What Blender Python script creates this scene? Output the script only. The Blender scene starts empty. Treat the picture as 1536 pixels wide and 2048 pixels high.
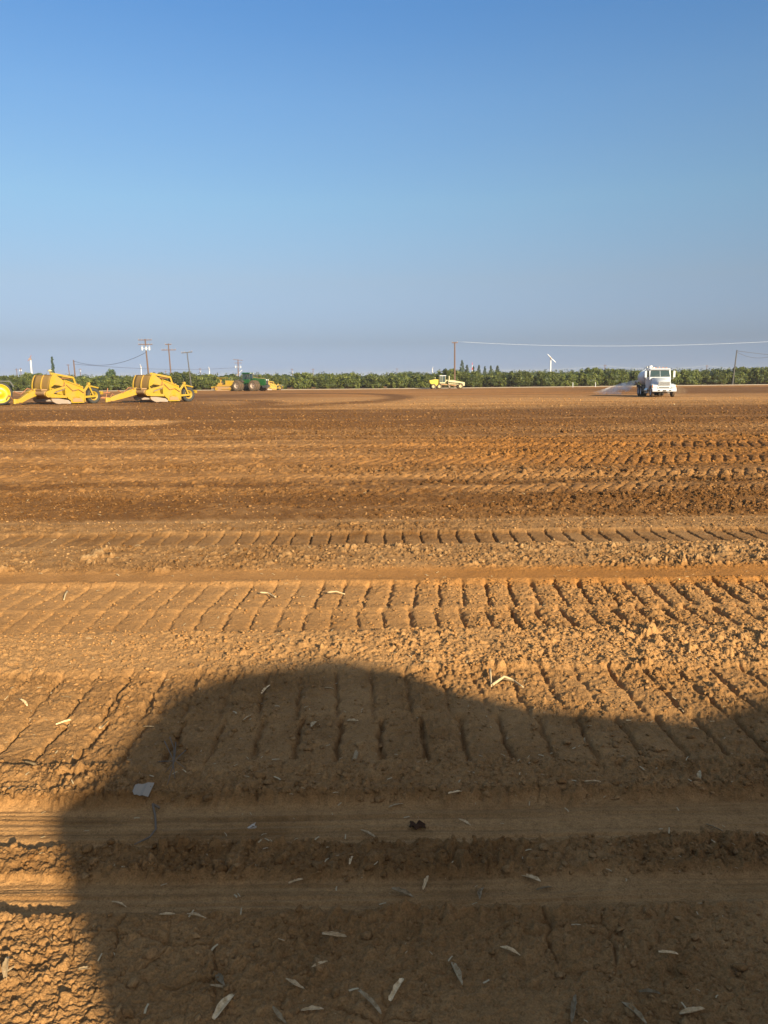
import bpy, math, random
import numpy as np
from mathutils import Vector, Matrix
random.seed(7); rng = np.random.default_rng(11)
R = math.radians; PI = math.pi
scn = bpy.context.scene
col = scn.collection

# ------------------------------------------------------------ camera, sky, sun, exposure
CAM_H = 2.0; PITCH = R(9.84); ROLL = R(-0.43); FPX = 1539.0
cam_d = bpy.data.cameras.new('camera'); cam = bpy.data.objects.new('camera', cam_d); col.objects.link(cam)
cam_d.sensor_fit = 'VERTICAL'; cam_d.sensor_height = 24; cam_d.sensor_width = 18
cam_d.lens = 24 * FPX / 2048; cam_d.clip_start = 0.05; cam_d.clip_end = 20000
CM = Matrix.Rotation(PI/2 - PITCH, 4, 'X') @ Matrix.Rotation(ROLL, 4, 'Z')
cam.matrix_world = Matrix.Translation((0, 0, CAM_H)) @ CM
scn.camera = cam
SUN_EL = 20.0; SUN_AZ = 31.0                       # behind the camera, to the right
to_sun = Vector((math.sin(R(SUN_AZ))*math.cos(R(SUN_EL)), -math.cos(R(SUN_AZ))*math.cos(R(SUN_EL)), math.sin(R(SUN_EL))))
w = bpy.data.worlds.new('World'); scn.world = w; w.use_nodes = True
nt = w.node_tree; nt.nodes.clear()
wo = nt.nodes.new('ShaderNodeOutputWorld'); bg = nt.nodes.new('ShaderNodeBackground'); sky = nt.nodes.new('ShaderNodeTexSky')
sky.sky_type = 'NISHITA'; sky.sun_disc = False; sky.sun_elevation = R(SUN_EL)
sky.sun_rotation = math.atan2(to_sun.x, to_sun.y)
sky.air_density = 1.0; sky.dust_density = 1.2; sky.ozone_density = 2.5; sky.altitude = 100
# smog near the horizon, extra brightness added overhead to fill the shade: the clear-air sky is filtered by elevation (same all round the horizon)
tcw = nt.nodes.new('ShaderNodeTexCoord'); sxw = nt.nodes.new('ShaderNodeSeparateXYZ'); nt.links.new(tcw.outputs['Generated'], sxw.inputs[0])
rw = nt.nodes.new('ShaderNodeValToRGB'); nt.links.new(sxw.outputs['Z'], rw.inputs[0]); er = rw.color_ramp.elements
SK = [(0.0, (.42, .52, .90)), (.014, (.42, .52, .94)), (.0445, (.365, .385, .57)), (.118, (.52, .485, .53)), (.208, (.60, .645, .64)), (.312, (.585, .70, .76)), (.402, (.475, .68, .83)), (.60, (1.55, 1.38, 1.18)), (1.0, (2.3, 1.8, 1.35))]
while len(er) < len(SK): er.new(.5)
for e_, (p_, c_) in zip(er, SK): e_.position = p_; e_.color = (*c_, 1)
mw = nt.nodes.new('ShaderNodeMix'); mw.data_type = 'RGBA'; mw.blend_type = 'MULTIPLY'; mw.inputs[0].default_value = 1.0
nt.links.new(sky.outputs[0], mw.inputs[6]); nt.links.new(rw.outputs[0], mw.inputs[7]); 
nz = nt.nodes.new('ShaderNodeTexNoise'); nz.inputs['Scale'].default_value = 2.2; nz.inputs['Detail'].default_value = 5; nz.inputs['Roughness'].default_value = .55
mpw = nt.nodes.new('ShaderNodeMapping'); mpw.inputs['Scale'].default_value = (1.0, 1.0, 5.0); mpw.inputs['Rotation'].default_value = (0, .18, 0)
nt.links.new(tcw.outputs['Generated'], mpw.inputs[0]); nt.links.new(mpw.outputs[0], nz.inputs['Vector'])
rn = nt.nodes.new('ShaderNodeValToRGB'); rn.color_ramp.elements[0].position = .35; rn.color_ramp.elements[0].color = (.965, .98, .99, 1); rn.color_ramp.elements[1].position = .7; rn.color_ramp.elements[1].color = (1.0, .99, .985, 1)
nt.links.new(nz.outputs['Fac'], rn.inputs[0]); mw2 = nt.nodes.new('ShaderNodeMix'); mw2.data_type = 'RGBA'; mw2.blend_type = 'MULTIPLY'; mw2.inputs[0].default_value = 1.0
e2_ = rn.color_ramp.elements.new(.85); e2_.color = (1.06, 1.03, 1.01, 1)
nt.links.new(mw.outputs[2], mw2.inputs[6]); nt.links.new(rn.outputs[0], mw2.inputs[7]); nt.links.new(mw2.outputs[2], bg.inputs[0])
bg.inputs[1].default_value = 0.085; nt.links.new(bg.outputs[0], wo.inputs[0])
sd = bpy.data.lights.new('sun', 'SUN'); sun = bpy.data.objects.new('sun', sd); col.objects.link(sun)
sd.energy = 5.0; sd.angle = R(1.3); sd.color = (1.0, 0.87, 0.60)
sun.rotation_euler = to_sun.to_track_quat('Z', 'Y').to_euler()
sun.location = (10, -20, 20)
scn.view_settings.view_transform = 'Standard'; scn.view_settings.look = 'None'
scn.cycles.volume_bounces = 2
scn.view_settings.exposure = 1.25; scn.view_settings.gamma = 1.0

# ------------------------------------------------------------ helpers
def ray(px, py, D):
    "x and z of the point at forward distance D seen at photo pixel (px, py)"
    d = CM.to_3x3() @ Vector(((px-768)/FPX, -(py-1024)/FPX, -1))
    t = D / d.y
    return d.x*t, CAM_H + d.z*t
def base_z(x, y):
    "large-scale fall of the field, metres"
    k = 0.0043 - 0.0026*np.clip((np.asarray(x, float)-0)/95.0, 0, 1)
    yy = np.asarray(y, float)
    return -k*np.clip(yy-60, 0, 190)
def tag(o, label=None, cat=None, group=None, kind=None):
    if label: o['label'] = label
    if cat: o['category'] = cat
    if group: o['group'] = group
    if kind: o['kind'] = kind
    return o
def empty(name, loc, rz=0, s=1.0):
    o = bpy.data.objects.new(name, None); col.objects.link(o); o.location = loc; o.rotation_euler = (0, 0, rz); o.scale = (s, s, s)
    o.empty_display_size = .2
    return o
def children(o): return [c for c in bpy.data.objects if c.parent == o]
def copy_tree(o, parent=None):
    c = o.copy(); col.objects.link(c); c.parent = parent
    for ch in children(o): copy_tree(ch, c)
    return c
class MB:
    def __init__(s): s.v = []; s.f = []; s.sm = []
    def add(s, vs, fs, smooth=False):
        n = len(s.v); s.v += [tuple(v) for v in vs]
        s.f += [tuple(i+n for i in f) for f in fs]; s.sm += [smooth]*len(fs); return s
    def box(s, c, d, rot=None):
        vs = [Vector((x*d[0]/2, y*d[1]/2, z*d[2]/2)) for x in (-1, 1) for y in (-1, 1) for z in (-1, 1)]
        if rot is not None:
            m = rot if isinstance(rot, Matrix) else Matrix.Rotation(rot, 3, 'Z'); vs = [m @ v for v in vs]
        vs = [v + Vector(c) for v in vs]
        return s.add(vs, [(0, 1, 3, 2), (4, 6, 7, 5), (0, 4, 5, 1), (2, 3, 7, 6), (0, 2, 6, 4), (1, 5, 7, 3)])
    def prism(s, poly, y0, y1, taper=None):
        "polygon in x,z extruded along y; taper: (inset factor about centroid) for the y1 end"
        n = len(poly); a = [(p[0], y0, p[1]) for p in poly]; b = [(p[0], y1, p[1]) for p in poly]
        fs = [tuple(range(n)), tuple(range(2*n-1, n-1, -1))] + [(i, i+n, (i+1) % n + n, (i+1) % n) for i in range(n)]
        return s.add(a+b, fs)
    def prism_yz(s, poly, x0, x1):
        n = len(poly); a = [(x0, p[0], p[1]) for p in poly]; b = [(x1, p[0], p[1]) for p in poly]
        fs = [tuple(range(n)), tuple(range(2*n-1, n-1, -1))] + [(i, i+n, (i+1) % n + n, (i+1) % n) for i in range(n)]
        return s.add(a+b, fs)
    def cyl(s, p0, p1, r0, r1=None, n=12, cap=True):
        r1 = r0 if r1 is None else r1; p0 = Vector(p0); p1 = Vector(p1); ax = (p1-p0).normalized()
        t = Vector((0, 0, 1)) if abs(ax.z) < .9 else Vector((1, 0, 0)); u = ax.cross(t).normalized(); w_ = ax.cross(u)
        vs = [p0 + (u*math.cos(2*PI*i/n)+w_*math.sin(2*PI*i/n))*r0 for i in range(n)] + [p1 + (u*math.cos(2*PI*i/n)+w_*math.sin(2*PI*i/n))*r1 for i in range(n)]
        s.add(vs, [(i, (i+1) % n, (i+1) % n+n, i+n) for i in range(n)], True)
        if cap: s.add(vs, [tuple(range(n-1, -1, -1)), tuple(range(n, 2*n))])
        return s
    def beam(s, p0, p1, w_, h_, up=(0, 0, 1)):
        p0 = Vector(p0); p1 = Vector(p1); ax = (p1-p0).normalized(); side = Vector(up).cross(ax)
        if side.length < 1e-4: side = Vector((0, 1, 0))
        side.normalize(); u = ax.cross(side)
        vs = []
        for p in (p0, p1):
            for a, b in ((-1, -1), (1, -1), (1, 1), (-1, 1)): vs.append(p+side*a*w_/2+u*b*h_/2)
        return s.add(vs, [(3, 2, 1, 0), (4, 5, 6, 7), (0, 1, 5, 4), (1, 2, 6, 5), (2, 3, 7, 6), (3, 0, 4, 7)])
    def tube(s, pts, r, n=8):
        pts = [Vector(p) for p in pts]; rs = r if isinstance(r, (list, tuple)) else [r]*len(pts)
        rings = []
        for i, p in enumerate(pts):
            a = (pts[min(i+1, len(pts)-1)]-pts[max(i-1, 0)]).normalized()
            t = Vector((0, 0, 1)) if abs(a.z) < .9 else Vector((1, 0, 0)); u = a.cross(t).normalized(); w_ = a.cross(u)
            rings.append([p+(u*math.cos(2*PI*k/n)+w_*math.sin(2*PI*k/n))*rs[i] for k in range(n)])
        vs = [v for r_ in rings for v in r_]; fs = []
        for i in range(len(pts)-1):
            for k in range(n): fs.append((i*n+k, i*n+(k+1) % n, (i+1)*n+(k+1) % n, (i+1)*n+k))
        fs.append(tuple(range(n-1, -1, -1))); fs.append(tuple(range((len(pts)-1)*n, len(pts)*n)))
        return s.add(vs, fs, True)
    def lathe_y(s, prof, c=(0, 0, 0), n=32):
        "profile (y, r) turned about the y axis through c; closed loop"
        m = len(prof); vs = []
        for i in range(n):
            a = 2*PI*i/n
            for (y, r) in prof: vs.append((c[0]+r*math.cos(a), c[1]+y, c[2]+r*math.sin(a)))
        fs = []
        for i in range(n):
            for k in range(m-1):
                j = (i+1) % n; fs.append((i*m+k, i*m+k+1, j*m+k+1, j*m+k))
        return s.add(vs, fs, True)
    def grid(s, P, smooth=True, thick=0):
        "P[i][j] points -> sheet"
        n = len(P); m = len(P[0]); vs = [p for row in P for p in row]
        return s.add(vs, [(i*m+j, i*m+j+1, (i+1)*m+j+1, (i+1)*m+j) for i in range(n-1) for j in range(m-1)], smooth)
    def build(s, name, mat, parent=None, bevel=0, solid=0, loc=None):
        me = bpy.data.meshes.new(name); me.from_pydata([tuple(v) for v in s.v], [], s.f)
        me.polygons.foreach_set('use_smooth', s.sm); me.materials.append(mat); me.update()
        o = bpy.data.objects.new(name, me); col.objects.link(o); o.parent = parent
        if loc: o.location = loc
        if solid:
            md = o.modifiers.new('Solidify', 'SOLIDIFY'); md.thickness = solid; md.offset = 0
        if bevel:
            md = o.modifiers.new('Bevel', 'BEVEL'); md.width = bevel; md.segments = 2; md.limit_method = 'ANGLE'; md.angle_limit = R(40)
        return o

# ------------------------------------------------------------ materials
def newmat(name):
    m = bpy.data.materials.new(name); m.use_nodes = True
    return m, m.node_tree, m.node_tree.nodes['Principled BSDF']
def N(t, ty, **k):
    n = t.nodes.new(ty)
    for a, b in k.items():
        if a.startswith('i_'):
            n.inputs[a[2:].replace('_', ' ')].default_value = b
        else: setattr(n, a, b)
    return n
def noise_node(t, vec, scale, detail=4, rough=.6):
    n = N(t, 'ShaderNodeTexNoise'); n.inputs['Scale'].default_value = scale; n.inputs['Detail'].default_value = detail; n.inputs['Roughness'].default_value = rough
    t.links.new(vec, n.inputs['Vector']); return n.outputs['Fac']
def ramp(t, fac, stops):
    r = N(t, 'ShaderNodeValToRGB'); e = r.color_ramp.elements
    while len(e) < len(stops): e.new(.5)
    for i, (p, c) in enumerate(stops):
        e[i].position = p; e[i].color = (*c, 1) if len(c) == 3 else c
    t.links.new(fac, r.inputs[0]); return r.outputs[0]
def mixc(t, fac, a, b, mode='MIX'):
    m = N(t, 'ShaderNodeMix', data_type='RGBA', blend_type=mode)
    for sck, v in ((m.inputs[0], fac), (m.inputs[6], a), (m.inputs[7], b)):
        if hasattr(v, 'is_linked'): t.links.new(v, sck)
        elif isinstance(v, (tuple, list)): sck.default_value = (*v, 1)
        else: sck.default_value = v
    return m.outputs[2]
def mathn(t, op, a, b=None, clamp=False):
    m = N(t, 'ShaderNodeMath', operation=op, use_clamp=clamp)
    for i, v in enumerate((a, b)):
        if v is None: continue
        if hasattr(v, 'is_linked'): t.links.new(v, m.inputs[i])
        else: m.inputs[i].default_value = v
    return m.outputs[0]
DUST = (.30, .155, .06)
def paint(name, c, rough=.45, dust=.35, metal=0, scale=1.6, dustc=DUST):
    m, t, b = newmat(name); tc = N(t, 'ShaderNodeTexCoord').outputs['Object']
    f = noise_node(t, tc, scale, 6, .65); f2 = noise_node(t, tc, scale*7, 3, .6)
    k = mathn(t, 'ADD', mathn(t, 'MULTIPLY', f, .7), mathn(t, 'MULTIPLY', f2, .3))
    k = ramp(t, k, [(max(0, .62-dust*.35), (0, 0, 0)), (.62+.12, (1, 1, 1))])
    k2 = mathn(t, 'MULTIPLY', k, .25+dust*.9, True)
    t.links.new(mixc(t, k2, c, dustc), b.inputs['Base Color'])
    t.links.new(mathn(t, 'ADD', mathn(t, 'MULTIPLY', k2, .4), rough, True), b.inputs['Roughness'])
    b.inputs['Metallic'].default_value = metal
    return m
M = {}
M['yellow'] = paint('yellow_paint', (.31, .20, .006), .4, .55)
M['lemon'] = paint('lemon_paint', (.37, .28, .006), .4, .05)
M['orange'] = paint('orange_yellow_paint', (.31, .17, .012), .5, .5)
M['cream'] = paint('cream_paint', (.34, .30, .17), .5, .3)
M['white'] = paint('white_paint', (.42, .43, .46), .35, .1)
M['tankwhite'] = paint('tank_white_paint', (.55, .56, .58), .4, .2)
M['green'] = paint('green_paint', (.008, .062, .014), .35, .2)
M['tyre'] = paint('tyre_rubber', (.03, .028, .026), .85, .25, scale=3, dustc=(.16, .10, .06))
M['tyredusty'] = paint('dusty_tyre_rubber', (.05, .035, .022), .9, .6, scale=3, dustc=(.16, .09, .045))
M['steel'] = paint('worn_steel', (.30, .25, .22), .5, .6, .3)
M['soiled'] = paint('soil_caked_steel', (.24, .15, .075), .7, .8)
M['apron'] = paint('soil_polished_apron', (.25, .145, .03), .6, .4)
M['rust'] = paint('rusty_iron', (.26, .10, .045), .8, .4)
M['dark'] = paint('dark_metal', (.035, .035, .035), .6, .3)
M['chrome'] = paint('dull_chrome', (.55, .55, .54), .25, .15, .8)
M['wood'] = paint('creosote_wood', (.10, .055, .035), .85, .3, scale=.8, dustc=(.2, .13, .09))
M['greywood'] = paint('grey_weathered_wood', (.06, .055, .05), .85, .15, scale=.8, dustc=(.12, .10, .08))
M['porcelain'] = paint('grey_white_enamel', (.36, .38, .42), .35, .05)
m, t, b = newmat('aluminium_wire'); b.inputs['Base Color'].default_value = (.9, .9, .9, 1); b.inputs['Roughness'].default_value = .5
M['wire'] = m
M['farwire'] = paint('far_wire', (.35, .36, .38), .5, 0)
M['darkwire'] = paint('dark_cable', (.05, .05, .06), .6, .0)
M['red'] = paint('red_paint', (.5, .03, .03), .5, .1)
m, t, b = newmat('dark_glass'); b.inputs['Base Color'].default_value = (.03, .05, .05, 1); b.inputs['Roughness'].default_value = .08; b.inputs['Metallic'].default_value = .15
M['glass'] = m
m, t, b = newmat('headlight_lens'); b.inputs['Base Color'].default_value = (.6, .6, .58, 1); b.inputs['Roughness'].default_value = .15
M['lens'] = m
m, t, b = newmat('signal_lens'); b.inputs['Base Color'].default_value = (.6, .2, .02, 1); b.inputs['Roughness'].default_value = .2
M['amber'] = m
def leafmat(name, c1, c2, c3):
    m, t, b = newmat(name); tc = N(t, 'ShaderNodeTexCoord').outputs['Object']
    oi = N(t, 'ShaderNodeObjectInfo').outputs['Random']
    at = N(t, 'ShaderNodeAttribute'); at.attribute_name = 'tone'
    f = noise_node(t, tc, .8, 3, .6)
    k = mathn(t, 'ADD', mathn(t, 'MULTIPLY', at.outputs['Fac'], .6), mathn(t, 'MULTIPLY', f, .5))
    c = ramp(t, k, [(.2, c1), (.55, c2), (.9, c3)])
    v = mathn(t, 'ADD', mathn(t, 'MULTIPLY', oi, .5), .75)
    c = mixc(t, 1.0, c, N(t, 'ShaderNodeCombineColor').outputs[0], 'MULTIPLY') if False else c
    h = N(t, 'ShaderNodeHueSaturation'); t.links.new(c, h.inputs['Color']); t.links.new(v, h.inputs['Value'])
    t.links.new(h.outputs[0], b.inputs['Base Color']); b.inputs['Roughness'].default_value = .55
    b.inputs['Specular IOR Level'].default_value = .25
    return m
M['citrus'] = leafmat('citrus_leaves', (.017, .026, .006), (.060, .072, .013), (.165, .175, .034))
M['conifer'] = leafmat('conifer_needles', (.010, .022, .012), (.022, .038, .020), (.04, .06, .03))
M['treeleaf'] = leafmat('broad_leaves', (.012, .028, .008), (.03, .05, .014), (.06, .08, .025))

# ------------------------------------------------------------ vector noise for the soil
def hash2(ix, iy, seed):
    h = (ix.astype(np.int64)*374761393 + iy.astype(np.int64)*668265263 + seed*974634777) & 0xffffffff
    h = ((h ^ (h >> 13))*1274126177) & 0xffffffff
    h = ((h ^ (h >> 16))*2246822519) & 0xffffffff
    return ((h ^ (h >> 15)) & 0xffffff).astype(np.float32)/np.float32(16777216.0)
def vnoise(x, y, seed=0):
    "gradient noise about -1..1"
    ix = np.floor(x); iy = np.floor(y); fx = (x-ix).astype(np.float32); fy = (y-iy).astype(np.float32)
    u = fx*fx*fx*(fx*(fx*6-15)+10); v = fy*fy*fy*(fy*(fy*6-15)+10)
    def g(dx, dy):
        a = hash2(ix+dx, iy+dy, seed)*np.float32(2*PI); return np.cos(a)*(fx-dx)+np.sin(a)*(fy-dy)
    n0 = g(0, 0)*(1-u)+g(1, 0)*u; n1 = g(0, 1)*(1-u)+g(1, 1)*u
    return (n0*(1-v)+n1*v)*1.5
def fbm(x, y, oc, seed=0, gain=.5):
    r = 0; a = 1.0; s = 1.0
    for i in range(oc): r = r + a*vnoise(x*s+i*17.3, y*s-i*9.1, seed+i); a *= gain; s *= 2.03
    return r
def worley(x, y, seed=0, prob=1.0, power=1.0, edges=False):
    "dome lumps: returns max over cells of dome height 0..1 (random radius, presence), and F2-F1 when asked"
    ix = np.floor(x); iy = np.floor(y); best = np.zeros(x.shape, np.float32)
    f1 = np.full(x.shape, 9, np.float32); f2 = np.full(x.shape, 9, np.float32)
    for dx in (-1, 0, 1):
        for dy in (-1, 0, 1):
            cx = ix+dx; cy = iy+dy
            px = cx+.15+.7*hash2(cx, cy, seed); py = cy+.15+.7*hash2(cx, cy, seed+1)
            ex = (x-px).astype(np.float32); ey = (y-py).astype(np.float32)
            if edges:
                d = np.sqrt(ex*ex+ey*ey); m_ = d < f1; f2 = np.where(m_, f1, np.minimum(f2, d)); f1 = np.where(m_, d, f1)
            else:
                r = .18+.45*hash2(cx, cy, seed+2)**2
                an = hash2(cx, cy, seed+4)*6.28; ca = np.cos(an); sa = np.sin(an)
                qx = ex*ca+ey*sa; qy = (-ex*sa+ey*ca)*1.4
                q = 1-(qx*qx+qy*qy)/(r*r)
                dome = np.sqrt(np.clip(q, 0, 1))*r*1.6
                best = np.maximum(best, np.where(hash2(cx, cy, seed+3) < prob, dome, 0))
    return (f2-f1) if edges else best
def sstep(a, b, x): q = np.clip((x-a)/(b-a), 0, 1); return q*q*(3-2*q)
def band(v, a, b, s=.05): return sstep(a-s, a+s, v)*(1-sstep(b-s, b+s, v))

def soil(x, y, fine=True):
    "height (m), damp 0..1, ochre 0..1, pale 0..1 of the worked field at x, y"
    x = np.asarray(x, np.float64); y = np.asarray(y, np.float64)
    n1 = vnoise(x*.55, y*.55, 3); n2 = vnoise(x*1.7, y*1.7, 4); n3 = vnoise(x*.06, y*.12, 5)
    grow = np.clip(y/8, .35, 6)
    v = y - .012*x + .035*n1*grow + .02*n2*np.clip(y/6, .3, 2.5)      # position across the wheel tracks
    vw = v + .03*vnoise(x*5, y*5, 8) + .018*vnoise(x*15, y*15, 9) + .006*vnoise(x*40, y*40, 10)       # ragged borders
    # --- sunken wheel ruts and lug-printed tracks, by distance across
    A = band(vw, -50, 2.62, .03)
    rutB = band(vw, 2.64, 2.86, .012); ridgeC = band(vw, 2.86, 3.07, .02); rutD = band(vw, 3.07, 3.42, .012)
    bermE = band(vw, 3.42, 3.78, .04); lugF = band(vw, 3.80, 4.36, .05); lugF2 = band(vw, 4.36, 5.1, .1)
    crumbG = band(vw, 5.1, 5.95, .15); lugH = band(vw, 5.95, 6.6, .07); lugH2 = band(vw, 6.65, 7.45, .1)
    smoothS = band(vw, 7.5, 7.95, .08); clodI = band(vw, 7.95, 9.15, .12); lugJ = band(vw, 9.2, 9.95, .06); clodK = band(vw, 9.95, 10.7, .12)
    right = sstep(-1.5, 2.5, x/np.clip(y/7, .6, 9)); left = 1-right
    far = sstep(10.6, 11.2, vw)
    z = .022*A - .018*rutB - .022*rutD + .006*ridgeC + .018*bermE - .02*lugF - .01*lugF2 + .01*crumbG - .025*lugH - .02*lugH2 + .02*clodI - .012*lugJ + .02*clodK
    # raised lips at rut sides, ragged
    for p, hgt, wd in ((2.60, .012, .035), (2.89, .009, .03), (3.05, .008, .03), (3.47, .02, .045), (5.12, .012, .06), (5.95, .014, .06), (7.48, .02, .07), (9.17, .012, .08), (9.98, .012, .08)):
        z = z + hgt*np.exp(-((vw-p)/wd)**2)*(.8+.7*n2)
    # --- tracks in the middle distance: parallel bands printed across the field
    vf = y - .02*x + .25*n1 + 1.6*vnoise(x*.05, y*.05, 21)*sstep(12, 30, y)
    tr = np.sin(vf*2.4+1.2*vnoise(x*.04, vf*.4, 22))*.5+.5
    z = z + far*(.022*(tr-.5)+.02*vnoise(x*.12, vf*1.6, 23))*np.clip(1.2-y/90, .3, 1)
    # clod strength
    rough = .50*A + .07*rutB + .9*ridgeC + .06*rutD + .8*bermE + .5*lugF + .7*lugF2 + .95*crumbG*(.6+.6*right) + .5*lugH*(.35+.9*right) + .6*lugH2*(.4+.8*right) + .15*smoothS + .95*clodI + .35*lugJ + .7*clodK
    pat = sstep(-.15, .45, vnoise(x*.11, vf*.5, 24))
    rough = rough + far*(.30+.5*(1-tr)*(.5+.5*pat)+.35*pat)
    rough = rough*(.75+.5*n2+.3*n1)
    rough = np.clip(rough, .03, 1.5)
    # lug prints: grooves across each track
    def lugs(mask, spacing, slant, depth, ph, seed, wid=.13, lobe=.25):
        q = (x + slant*(v) + .014*vnoise(x*2.1, y*2.1, seed)+.016*vnoise(x*9, y*9, seed+1))/spacing + ph
        fr = np.abs(q-np.round(q)); amp = .6+.4*hash2(np.round(q), np.round(q)*0+seed, seed)
        wd_ = wid*(1.1+.75*vnoise(x*13, y*13, seed+2)*np.clip(1.6-y/16, 0, 1)+.25*vnoise(x*4, y*4, seed+3)); g = np.exp(-(fr/np.clip(wd_, .03, 1))**2)
        lob = (np.cos((q-np.round(q))*2*PI+PI)*.5+.5)
        return mask*(-depth*g*amp + depth*lobe*lob)
    wob = .65+.35*sstep(-.3, .5, vnoise(x*2.5, y*2.5, 31))
    z = z + lugs(lugF, .235, .0, .055, .1, 41, .06, .10)*(.7+.3*wob) + lugs(lugF2, .235, .05, .042, .35, 42, .065, .10)*wob
    z = z + lugs(lugH, .225, .03, .05, .2, 43, .08, .12)*(.6+.7*right)*wob + lugs(lugH2, .23, -.06, .055, .6, 44, .075, .12)*(.55+.75*right)*wob
    z = z + lugs(lugJ, .235, .0, .045, .0, 45, .06, .05)
    mids = 0
    for k, (a_, b_, sp, sl, dp) in enumerate(((10.9, 11.6, .22, .5, .04), (11.6, 12.3, .22, -.5, .04), (12.6, 13.4, .24, .55, .04), (13.4, 14.2, .24, -.5, .04), (14.6, 15.6, .27, .5, .05), (15.6, 16.6, .27, -.5, .05), (16.9, 18.2, .30, .5, .055), (18.2, 19.6, .30, -.4, .06), (20.1, 21.8, .34, .5, .065), (21.8, 23.6, .34, -.4, .07), (24.2, 26.5, .4, .5, .07))):
        mk = band(vf, a_, b_, .15); mids = mids+mk*(.3 + right*.9 if k > 0 else .5)
        z = z + lugs(mk, sp, sl, dp, .3*k, 50+k, .12, .12)*(.5+.7*right)*wob
    # --- lumps
    cl = 0
    if fine:
        wx = x + .012*vnoise(x*22, y*22, 61); wy = y + .012*vnoise(x*22, y*22, 62)
        near = 1-sstep(30, 50, y)
        c0 = worley(wx/.42, wy/.42, 66, .45)*.42*sstep(11, 16, y)*(1-sstep(60, 90, y))
        c1 = worley(wx/.20, wy/.20, 70, .30)*.20; c2 = worley(wx/.085, wy/.085, 75, .55)*.085
        c3 = worley(wx/.042, wy/.042, 80, .75)*.042*(1-sstep(12, 20, y))
        c4 = worley(wx/.021, wy/.021, 85, .75)*.021*(1-sstep(5, 9, y))
        cl = rough*(np.maximum(np.maximum(.30*c0*(.3+rough)*.4, .20*c1*(.3+rough)*near), .42*c2*(.3+rough)*near) + .60*c3 + .75*c4)
        pit = worley(wx/.075, wy/.075, 150, .35)*.075*near; pit2 = worley(wx/.034, wy/.034, 155, .4)*.034*(1-sstep(8, 14, y))
        pr = np.clip(rough-.12, 0, 1.2)*(.35+.65*right)
        cl = cl - pr*(.75*pit + .8*pit2)
        ff = sstep(10.5, 15, y)*(1-sstep(60, 85, y))
        g1 = worley(x/.16, y/.30, 160, .55)*.16; g2 = worley(x/.30, y/.6, 165, .35)*.30
        cl = cl + ff*(.3+rough)*(.34*g1 + .12*g2*sstep(18, 30, y) - .6*worley(x/.13, y/.26, 170, .45)*.13)
        z = z + cl
        z = z + rough*(.014*fbm(x*6, y*6, 3, 90) + .007*np.abs(fbm(x*17, y*17, 3, 97))*near + .0065*fbm(x*38, y*38, 3, 94)*(1-sstep(12, 20, y)) + .003*vnoise(x*120, y*120, 99)*(1-sstep(5, 8, y)))
        AE = (A+.7*bermE+.5*lugF+.4*lugF2+.6*ridgeC)*(1-sstep(6, 8, y))
        z = z + AE*1.35*(.0050*fbm(x*24, y*24, 4, 180, .62) + .0045*np.abs(fbm(x*11, y*11, 4, 186, .6)) + .0022*vnoise(x*75, y*75, 192) - .010*worley(wx/.028, wy/.028, 190, .3)*.5)
        # shrinkage cracks in the crusted soil
        e = worley(wx/.19, wy/.19, 101, edges=True); e2 = worley(wx/.075, wy/.075, 105, edges=True)
        cm = sstep(0, .5, vnoise(x*2.2, y*2.2, 110))
        crack = np.exp(-(e/.05)**2)*cm*(A+bermE+.4*lugF+.3*ridgeC)
        z = z - .020*crack - .007*np.exp(-(e2/.09)**2)*(A+bermE)*sstep(-.1, .4, vnoise(x*1.4+5, y*1.4, 111))
        # drawn-out striations of the smooth ruts
        rt = rutB+rutD
        z = z + rt*(.0065*vnoise(x*.5, v*42, 120)+.0045*vnoise(x*1.2, v*90, 121)+.008*vnoise(x*.3, v*14, 122)) + .0012*rt*fbm(x*25, y*25, 2, 123)
    # --- colour
    damp_shade = .25*A + .10*rutB + .46*ridgeC + .10*rutD + .3*bermE + .3*lugF + .3*lugF2 + .0*crumbG + .05*lugH + .05*lugH2 + .1*smoothS + .42*clodI*(.7+.5*left) + .62*lugJ + .45*clodK
    df = np.interp(vf, [10.5, 11, 11.8, 12.4, 13.2, 14.0, 14.6, 16, 17, 19, 20.5, 22, 23.5, 25, 28, 31, 33, 38, 44, 50, 54, 62, 80, 100, 125, 150, 175, 190, 230],
                       [.55, .85, .85, .95, 1.0, .65, .95, .6, .55, .8, .5, .85, .55, .45, .95, .8, 1.1, 1.15, .95, 1.0, .42, .08, .08, .35, .35, .5, .3, .2, .2])
    st = vnoise(x*.03, vf*1.1, 130)*.35 + vnoise(x*.02, vf*.22, 131)*.45 + vnoise(x*.5, vf*3.0, 132)*.18 + .25*vnoise(x*.01, y*.02, 133)
    leftfar = sstep(-2, -22, x)*sstep(40, 55, y)*(1-sstep(110, 140, y))
    df = df + .7*leftfar + .45*band(y, 70, 100, 4)*sstep(14, 20, x)*0 + .6*band(y, 98, 160, 6)*sstep(28, 45, x)
    df = df - 2.6*np.exp(-((x+13.6)/3.3)**4)*band(y+.15*(x+13)+.6*vnoise(x*.5,y*.5,140), 34.5, 38.5, .8)
    ring = np.sqrt(((x+11)/13)**2+((y-92)/34)**2)
    df = df + 1.0*np.exp(-((ring-1)/.12)**2) + .8*np.exp(-((np.sqrt(((x+24)/14)**2+((y-66)/17)**2)-1)/.10)**2)*(y > 50)
    damp_shade = damp_shade + far*(df+st*sstep(11, 16, y))
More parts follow.
